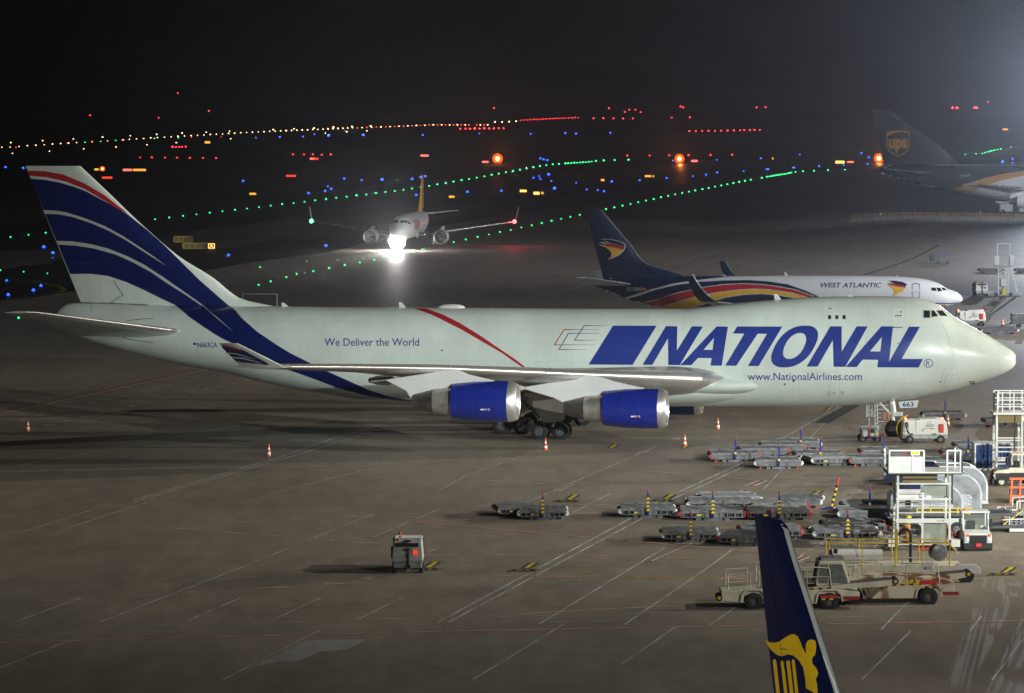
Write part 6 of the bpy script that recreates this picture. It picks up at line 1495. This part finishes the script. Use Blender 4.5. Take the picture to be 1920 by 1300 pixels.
row('green', lz([(68,229),(183,215),(294,202),(997,114),(1088,104),(1177,93),(1263,83),(1348,73),(1430,63),(1511,54),(1588,45),(1665,36),(1740,27),(1814,18),(1887,10)]) +
 l8([(124,242),(204,232),(285,223),(362,213),(440,204),(514,195),(588,187),(660,177),(731,169),(801,160),(866,152),(931,142),(995,132)]) +
 l6([(614,572),(660,564),(707,556),(751,548),(796,540),(839,533),(882,525),(925,518),(965,510),(1006,503),(1046,495),(1086,488),(1125,481),(1162,474),(1200,467),(1237,461),(1273,455),(1309,451),(1344,448),(1380,446),(1396,445),(1413,443),(1430,442),(1447,441),(1464,440),(1480,439),(1496,438),(1512,436),(1528,434),(1552,431),(1596,429),(1657,427),(1735,425)]), 1, g1)
row('green', l8([(66,787),(-130,842),(-12,810),(-220,868),(190,765),(309,742),(426,720),(538,700),(648,680),(753,658),(858,635),(908,625),(958,613),(1008,602),(1243,546),(1333,526),(1422,507),(1507,488),(1590,470),(1671,454),(1750,435),(1828,418),(1903,403)]) + [(487.5,503.3)] +
 l9([(266,233),(318,221),(368,210),(417,199),(465,189),(513,179),(648,150),(691,141),(733,132),(774,123),(814,114),(854,105),(893,98),(931,89),(968,81),(1004,73),(1040,66),(1075,59),(1107,53),(1144,46),(1176,40),(1209,33),(1241,27),(1272,21),(1303,15),(1333,9),(1363,4)]) +
 l12([(554,478),(609,468),(635,463),(648,461),(661,459),(674,457),(687,455),(700,453),(713,451),(726,449),(739,446),(748,444),(757,441),(778,438),(815,435),(870,433),(940,430),(1024,427)]), 1, g2)
row('green', l8([(127,776),(371,678),(566,667),(711,658),(141,688)]), .55, 'faint green light on the apron edge by the taxiing jet')
row('green', lz([(2,443),(152,453),(305,463)]), .8, 'green light left of the blue swoosh tail'); al('green', 35, 599.5, 1.5, lab='bright green light under the tailplane tip')
row('green', l12([(1627,350),(1680,347),(1712,345),(1726,341),(1741,337),(1748,335),(1755,333),(1762,331),(1769,329),(1776,327),(1789,325),(1804,323),(1855,312)]), .75, 'green light in the short far row above the gold banded jet')
b1 = 'blue taxiway edge light among the scattered blue lights'
row('blue', l0([(1440,299),(1574,297),(1704,294),(1768,280)]) + l6([(578,285),(896,276),(1185,278),(1380,275),(1440,278),(1633,273)]), .8, 'far blue light just below the runway row')
row('blue', l0([(31,468),(131,474),(1850,290)]) + l6([(48,290),(243,287)]), 1.3, 'far bright blue light')
row('blue', l6([(136,533),(234,541),(44,576),(63,590),(29,603),(1020,602),(1240,419),(1258,424),(1278,429),(1232,519),(1201,527),(1240,534),(1302,545),(1441,555),(1500,593),(1562,597),(1597,604),(1641,549),(1798,542)]) + [(456,342),(578.5,365)], 1, b1)
row('blue', l6([(349,540),(518,536),(566,526),(592,520),(541,626),(829,608),(1286,511),(1319,590)]), 1.4, 'strong blue taxiway edge light between the green rows')
row('blue', l12([(133,470),(265,461),(330,453),(386,442),(518,435),(604,371),(633,426),(641,426),(765,418),(772,418),(798,352),(896,411),(1018,405),(1107,345),(1144,367),(1138,398),(1810,391),(1815,386),(1863,375),(1863,394),(383,378),(165,382)]), .85, 'blue light in the haze right of the dark fin')
row('blue', lz([(282,299),(340,336),(43,513),(53,607),(215,578),(263,548),(1470,349)]) + [(611,464)], 1.5, 'large blue taxiway light around the swoosh tail')
row('blue', lz([(339,362)]), .8, 'small blue light under a larger blue light')
row('red', l0([(789,411),(854,412),(928,413),(996,413),(1068,415),(1142,414),(1216,416)]), 1, 'red light in the spaced stop row right of the swoosh tail top')
row('red', l0([(970,353),(990,353),(1008,352),(1023,352),(1045,351)]), 1.1, 'red light in the tight cluster above the spaced stop row')
row('red', l0([(1648,395),(1710,395),(1760,395),(1811,396),(1861,396)]), 1.1, 'red stop light in the row above the yellow fin')
row('red', l6([(789,250),(819,249),(844,250),(871,249),(897,249),(924,248),(951,248),(978,248),(1005,247),(1032,246)]), 1, 'red light in the straight ten lamp stop bar below the runway row')
row('red', l12([(247,234),(279,234),(311,233),(343,233),(375,233),(406,232),(438,232),(470,231),(501,230),(521,229),(549,229),(573,228),(599,227)]), 1, 'red light in the long far stop bar above the guard lamps')
row('red', l6([(1729,402),(1854,401)]) + l12([(146,356),(243,356),(353,354),(461,353)]), 1.15, 'single red stop light in the row beside the middle guard lamp')
row('red', l6([(1625,134),(1715,154),(1740,141),(1775,141),(1804,155),(1539,190),(1594,190),(1650,190),(1705,191),(1761,191),(979,133)]) + l12([(158,165),(216,115),(249,164),(583,114),(628,113),(203,110)]), .8, 'red obstacle light on a far mast near the horizon')
row('red', l0([(507,173),(1000,48),(892,186),(1175,148)]), .8, 'lone red obstacle light high above the runway row')
row('red', [(976 + 6 * i, 226.3 - .27 * i * 1.0) for i in range(19)] , .6, 'tiny red light at the far end of the runway row')
row('red', l12([(1563,119),(1585,120),(1674,117),(1684,118),(1456,302),(1467,302)]), 1.5, 'one of the paired red lights in the bright haze'); row('red', l12([(1741,86),(1211,338)]), 1, 'single red light in the bright haze')
row('warm', l0([(10,353),(57,351),(107,348),(154,344),(202,341),(249,338),(295,335),(341,332),(386,329),(431,326),(518,321),(605,316),(690,311),(728,308),(768,305),(808,303),(848,300),(886,298),(925,296),(963,294),(1001,291),(1038,289),(1075,287),(1111,285),(1147,283),(1183,281),(1217,279),(1252,277),(1286,275),(1320,273),(1354,271),(1387,269),(1420,268),(1453,266),(1485,265),(1517,263),(1548,262),(1579,260),(1610,259),(1640,258),(1670,256),(1700,255),(1730,254),(1759,252),(1788,251),(1817,250),(1846,249),(1874,248),(1902,247)]) +
 l6([(45,249),(73,247),(101,246),(129,245),(156,244),(183,242),(237,241),(291,239),(343,238),(394,236),(445,234),(494,232),(543,230),(590,228),(638,226),(684,224),(729,222),(773,220),(817,217),(902,214),(943,213),(984,210),(1024,210),(1064,208),(1103,206)]), .66, 'pale warm light in the long runway row')
row('warm', l0([(61,327),(70,387),(240,316),(278,375),(413,306),(471,362),(577,296),(653,351),(733,288),(827,339),(881,281),(1024,273),(992,327),(1160,268),(1291,262),(1298,305),(1537,253),(1653,248),(1767,245),(1877,240)]) + l6([(75,240),(180,237),(285,233),(30,273),(150,266),(264,260)]), .75, 'pale warm edge light just off the long runway row')
row('green', l0([(478,324),(566,319),(651,314),(868,303),(1003,299)]), .6, 'tiny green light inside the long runway row')
row('red', l6([(210,243),(264,240),(317,239),(370,237),(420,235),(470,233),(518,231),(566,229),(614,227),(661,225),(706,223),(751,221),(795,219),(838,217),(881,215),(922,213)]) + l0([(90,353),(378,331),(520,322),(604,316),(698,312),(1078,296),(1244,293)]), .55, 'tiny red light between the pale runway lights')

# ------------------------------------------------------------------ runway guard lamps
M_guard = glow('guard_lamp_glass', (1, .5, .2), 3.5); M_halo = glow('guard_lamp_rim', (1, .10, .008), 1.5)
def guard(px, py, r_px, label, power):
    p = P(px, py + 1); r = r_px * p.y / FPX
    t = thing('guard_lamp', label, 'guard lamp', (p.x, p.y, height(p.x, p.y)), 0, 'orange runway guard lamps')
    MB().box(-r*.9, r*.9, .05, .5, -.0, r*2).build('lamp_housing', M_dgrey, t, bevel=.05)
    MB().lathe([(.14, .01), (.12, r*.42), (0, r*.52)], (0, 0, r*.9), (0, -1, 0), 20).build('lamp_glass', M_guard, t, smooth=True)
    MB().lathe([(.0, r*.52), (.02, r*1.0), (-.05, r*1.08)], (0, 0, r*.9), (0, -1, 0), 20).build('lamp_rim', M_halo, t, smooth=True)  # glowing ring imitates the orange glare around the lamp
    MB().cyl((-r*.6, .3, -.3), (-r*.6, .3, .1), .1).cyl((r*.6, .3, -.3), (r*.6, .3, .1), .1).build('stand', M_dgrey, t)
    if power: lamp('guard_light', (p.x, p.y - 1.2, height(p.x, p.y) + r), (0, 0, 60), power, 18, 1, col=(1, .25, .05), rad=.4)
guard(933, 305, 9, 'orange guard lamp above the yellow fin', 35000); guard(1274, 305, 8.6, 'orange guard lamp over the dark tail fin tip', 35000)
guard(1648, 304, 8.6, 'orange guard lamp beside the shield emblem', 35000); guard(192, 320, 4.6, 'small orange guard lamp beside the swoosh tail top', 0)
# ------------------------------------------------------------------ lit signs
M_sr = glow('sign_red_face', (1, .05, .03), 1.5); M_sy = glow('sign_yellow_face', (1, .46, .05), 1.4); M_sw = glow('sign_pale_face', (1, .58, .13), 2.2); M_sp = glow('sign_pink_face', (1, .16, .13), 1.9)
M_sdim = mat('unlit_sign_face', (.25, .2, .08), .5)
def sign(px, py, w, h, m, label, txt=None, tm=None, cells=0):
    p = P(px, py + h / 2); s_ = p.y / FPX; W, H = w * s_, h * s_
    t = thing('taxiway_sign', label, 'sign', (p.x, p.y, height(p.x, p.y)), math.atan2(-p.x, p.y) * .5, 'lit taxiway signs')
    MB().box(-W/2 - .08, W/2 + .08, .02, .3, .1, H + .14).build('sign_box', M_dgrey, t, bevel=.02)
    f = MB().box(-W/2, W/2, -.02, .018, .16, H + .06).build('sign_face', m, t)
    lg = MB()
    for k in range(max(2, int(W / .8))): lg.cyl((-W/2 + .3 + k * (W - .6) / max(1, int(W / .8) - 1), .15, -.1), (-W/2 + .3 + k * (W - .6) / max(1, int(W / .8) - 1), .15, .12), .05, n=6)
    lg.build('stand', M_dgrey, t)
    if cells:
        c = MB()
        for k in range(1, cells): c.box(-W/2 + k * W/cells - W*.012, -W/2 + k * W/cells + W*.012, -.05, -.022, .2, H)
        c.build('divider', M_dark, f)
    if txt: text_on(txt, (-W*.36, -.03, .16 + H*.12), (1, 0, 0), (0, 0, 1), W*.72, H*.68, tm or M_dark, 'sign_lettering', f)
    return t
sign(239, 319.5, 17, 4.6, M_sp, 'red sign joined to a yellow sign by the swoosh tail top'); sign(261.5, 319.5, 24, 4.6, M_sy, 'long yellow sign joined to a red sign', cells=5)
sign(181, 318.5, 8, 4, M_sy, 'small yellow sign left of the small orange lamp'); sign(201, 334, 19, 4.2, M_sr, 'red sign directly below the small orange lamp')
sign(389, 267.5, 10, 4.6, M_sy, 'bright yellow sign just under the runway row'); sign(585, 298.3, 8, 4, M_sp, 'pale red sign half beside an orange red half'); sign(593, 298.3, 8, 4, M_sr, 'orange red sign half beside a pale red half')
sign(545.6, 330.7, 18, 4, M_sr, 'lone long red sign left of the far yellow fin'); sign(796, 292.4, 15, 4, M_sp, 'pale red sign high above the yellow fin'); sign(910, 304.3, 12, 4, M_sp, 'short red sign left of an orange guard lamp')
sign(474, 364.5, 12, 4.5, M_sy, 'yellow sign above the upper green row, right of the swoosh tail', cells=4)
sign(847, 370, 10, 4.6, M_sy, 'small yellow sign on the grass right of the yellow fin', cells=3); sign(981, 359, 12.5, 5, M_sw, 'pale yellow sign left of the brightest yellow sign', cells=4); sign(1006, 363.4, 11, 6, M_sw, 'brightest yellow sign on the grass island')
sign(1017, 363, 4.5, 5, M_sy, 'small letter A sign attached to the brightest yellow sign', 'A'); sign(1130, 338.5, 6.5, 4.2, M_sy, 'short yellow sign left of the dark fin tip'); sign(1215, 331.2, 12, 4.2, M_sy, 'yellow sign above the lower green row', cells=3); sign(1225, 331.2, 3, 4, M_sy, 'tiny yellow letter sign beside a yellow sign', 'A')
sign(1302, 302.6, 12, 4.4, M_sp, 'pale red sign right of the middle guard lamp'); sign(1317.5, 302.6, 15, 4.2, M_sdim, 'dim amber sign joined to a pale red sign', cells=3); sign(1575, 304.8, 17, 5.4, M_sw, 'large bright yellow sign in the haze'); sign(1594.5, 304.6, 13, 4, M_sr, 'red sign reading 24-06 beside the bright yellow sign', '24-06', M_sw)
sign(1885, 243, 10, 3.6, M_sy, 'amber sign high in the haze at the right', cells=2); sign(1449, 298.2, 2.4, 4, M_sy, 'tiny upright amber sign in the haze')
sign(396.5, 462.5, 12.5, 10.5, M_sdim, 'square sign with glowing yellow letter A beside the swoosh tail')
p = P(396.5, 467.8); s_ = p.y / FPX
for o in [q for q in bpy.data.objects if q.get('label', '').startswith('square sign')]:
    W, H = 12.5 * s_, 10.5 * s_
    b = MB()
    b.box(-W*.5, W*.5, -.05, -.024, H*.93, H*1.04).box(-W*.5, W*.5, -.05, -.024, .14, .14 + H*.12).box(-W*.5, -W*.38, -.05, -.024, .14 + H*.12, H*.93).box(W*.38, W*.5, -.05, -.024, .14 + H*.12, H*.93)
    b.build('sign_border', M_sw, o); text_on('A', (-W*.2, -.045, .16 + H*.22), (1, 0, 0), (0, 0, 1), W*.4, H*.52, M_sw, 'sign_lettering', o, bold=.05)
def frame_sign(px0, px1, py0, py1, cells, label):
    p = P((px0 + px1) / 2, py1); s_ = p.y / FPX; W, H = (px1 - px0) * s_, (py1 - py0) * s_
    t = thing('unlit_sign', label, 'sign', (p.x, p.y, 0), 0); MB().box(-W/2, W/2, .02, .2, .12, H).build('sign_face', M_sdim, t)
    b = MB().box(-W/2, W/2, -.04, .015, H - .08, H + .05).box(-W/2, W/2, -.04, .015, .05, .16)
    for k in range(cells + 1): x = -W/2 + k * W / cells; b.box(x - .06, x + .06, -.041, .014, .16, H - .08)
    b.build('sign_border', mat('amber_frame', (.6, .42, .08), .4), t)
frame_sign(326, 361, 443.5, 455.5, 4, 'dark back of a divided sign with amber frame, upper one'); frame_sign(343, 389, 456, 467.5, 4, 'dark divided sign left of the glowing letter A sign')
sign(1110, 331.2, 17, 4, M_dgrey, 'unlit grey sign left of the short yellow sign')
# ------------------------------------------------------------------ lamps of the taxiing jet
M_beam = glow('landing_light_glass', (1, .97, .92), 400); M_beam2 = glow('landing_light_outer', (1, .93, .85), 30)
t = MB().lathe([(0, .01), (.02, .8), (.1, 1.0)], C_.loc(2.7, .5, 1.5), (-1, 0, 0), 24).build('nose_landing_light', M_beam, C_.root, smooth=True)
MB().lathe([(.1, 1.0), (.16, 1.28), (.3, 1.32)], C_.loc(2.7, .5, 1.5), (-1, 0, 0), 24).build('lamp_rim', M_beam2, t, smooth=True)  # glowing ring round the oversized lens imitates its glare
def wpt(pl, a, l, z): return pl.root.matrix_world @ pl.loc(a, l, z)
bpy.context.view_layer.update()
w = wpt(C_, 2.3, .5, 1.5); lamp('landing_light', w, w + C_.f * 40 + Vector((0, 0, -2.2)), 32000, 26, 1, (1, .96, .9), .3)
w2 = wpt(C_, 2.1, .5, 1.6); lamp('landing_glow', w2, w2 + Vector((0, -1, 0)), 8000, col=(1, .96, .92), kind='POINT', rad=.5)
lamp('landing_beam', w2, (0, 0, 50), 60000, 14, 1, (1, .96, .92), .3)
for l, col, m_, nm in ((-16.9, (1, .03, .04), 'red', 'port_light'), (16.9, (.03, 1, .2), 'green', 'starboard_light')):
    g_ = glow('nav_' + m_, tuple(.12 + .88 * c for c in col), 4); MB().lathe([(-.35, .01), (-.25, .25), (0, .36), (.25, .25), (.35, .01)], C_.loc(21.2, l, 4.15), (1, 0, 0), 14).build('navigation_light', g_, C_.root, smooth=True)
w = wpt(C_, 20.6, -16.9, 4.1); lamp('navigation_light', w, w, 500, col=(1, .05, .06), kind='POINT', rad=.3)

# ------------------------------------------------------------------ haze
hz = MB().box(-7000, 7000, -30, 7500, -1.2, 120)
hm = bpy.data.materials.new('haze'); hm.use_nodes = True; nt = hm.node_tree; nt.nodes.remove(nt.nodes['Principled BSDF'])
pv = nt.nodes.new('ShaderNodeVolumePrincipled'); pv.inputs['Color'].default_value = (.85, .9, 1, 1); pv.inputs['Density'].default_value = .000068
pv.inputs['Anisotropy'].default_value = .85
nt.links.new(pv.outputs[0], nt.nodes['Material Output'].inputs['Volume'])
h = hz.build('haze', hm); h['kind'] = 'stuff'; h['label'] = 'thin night mist over the whole airfield'
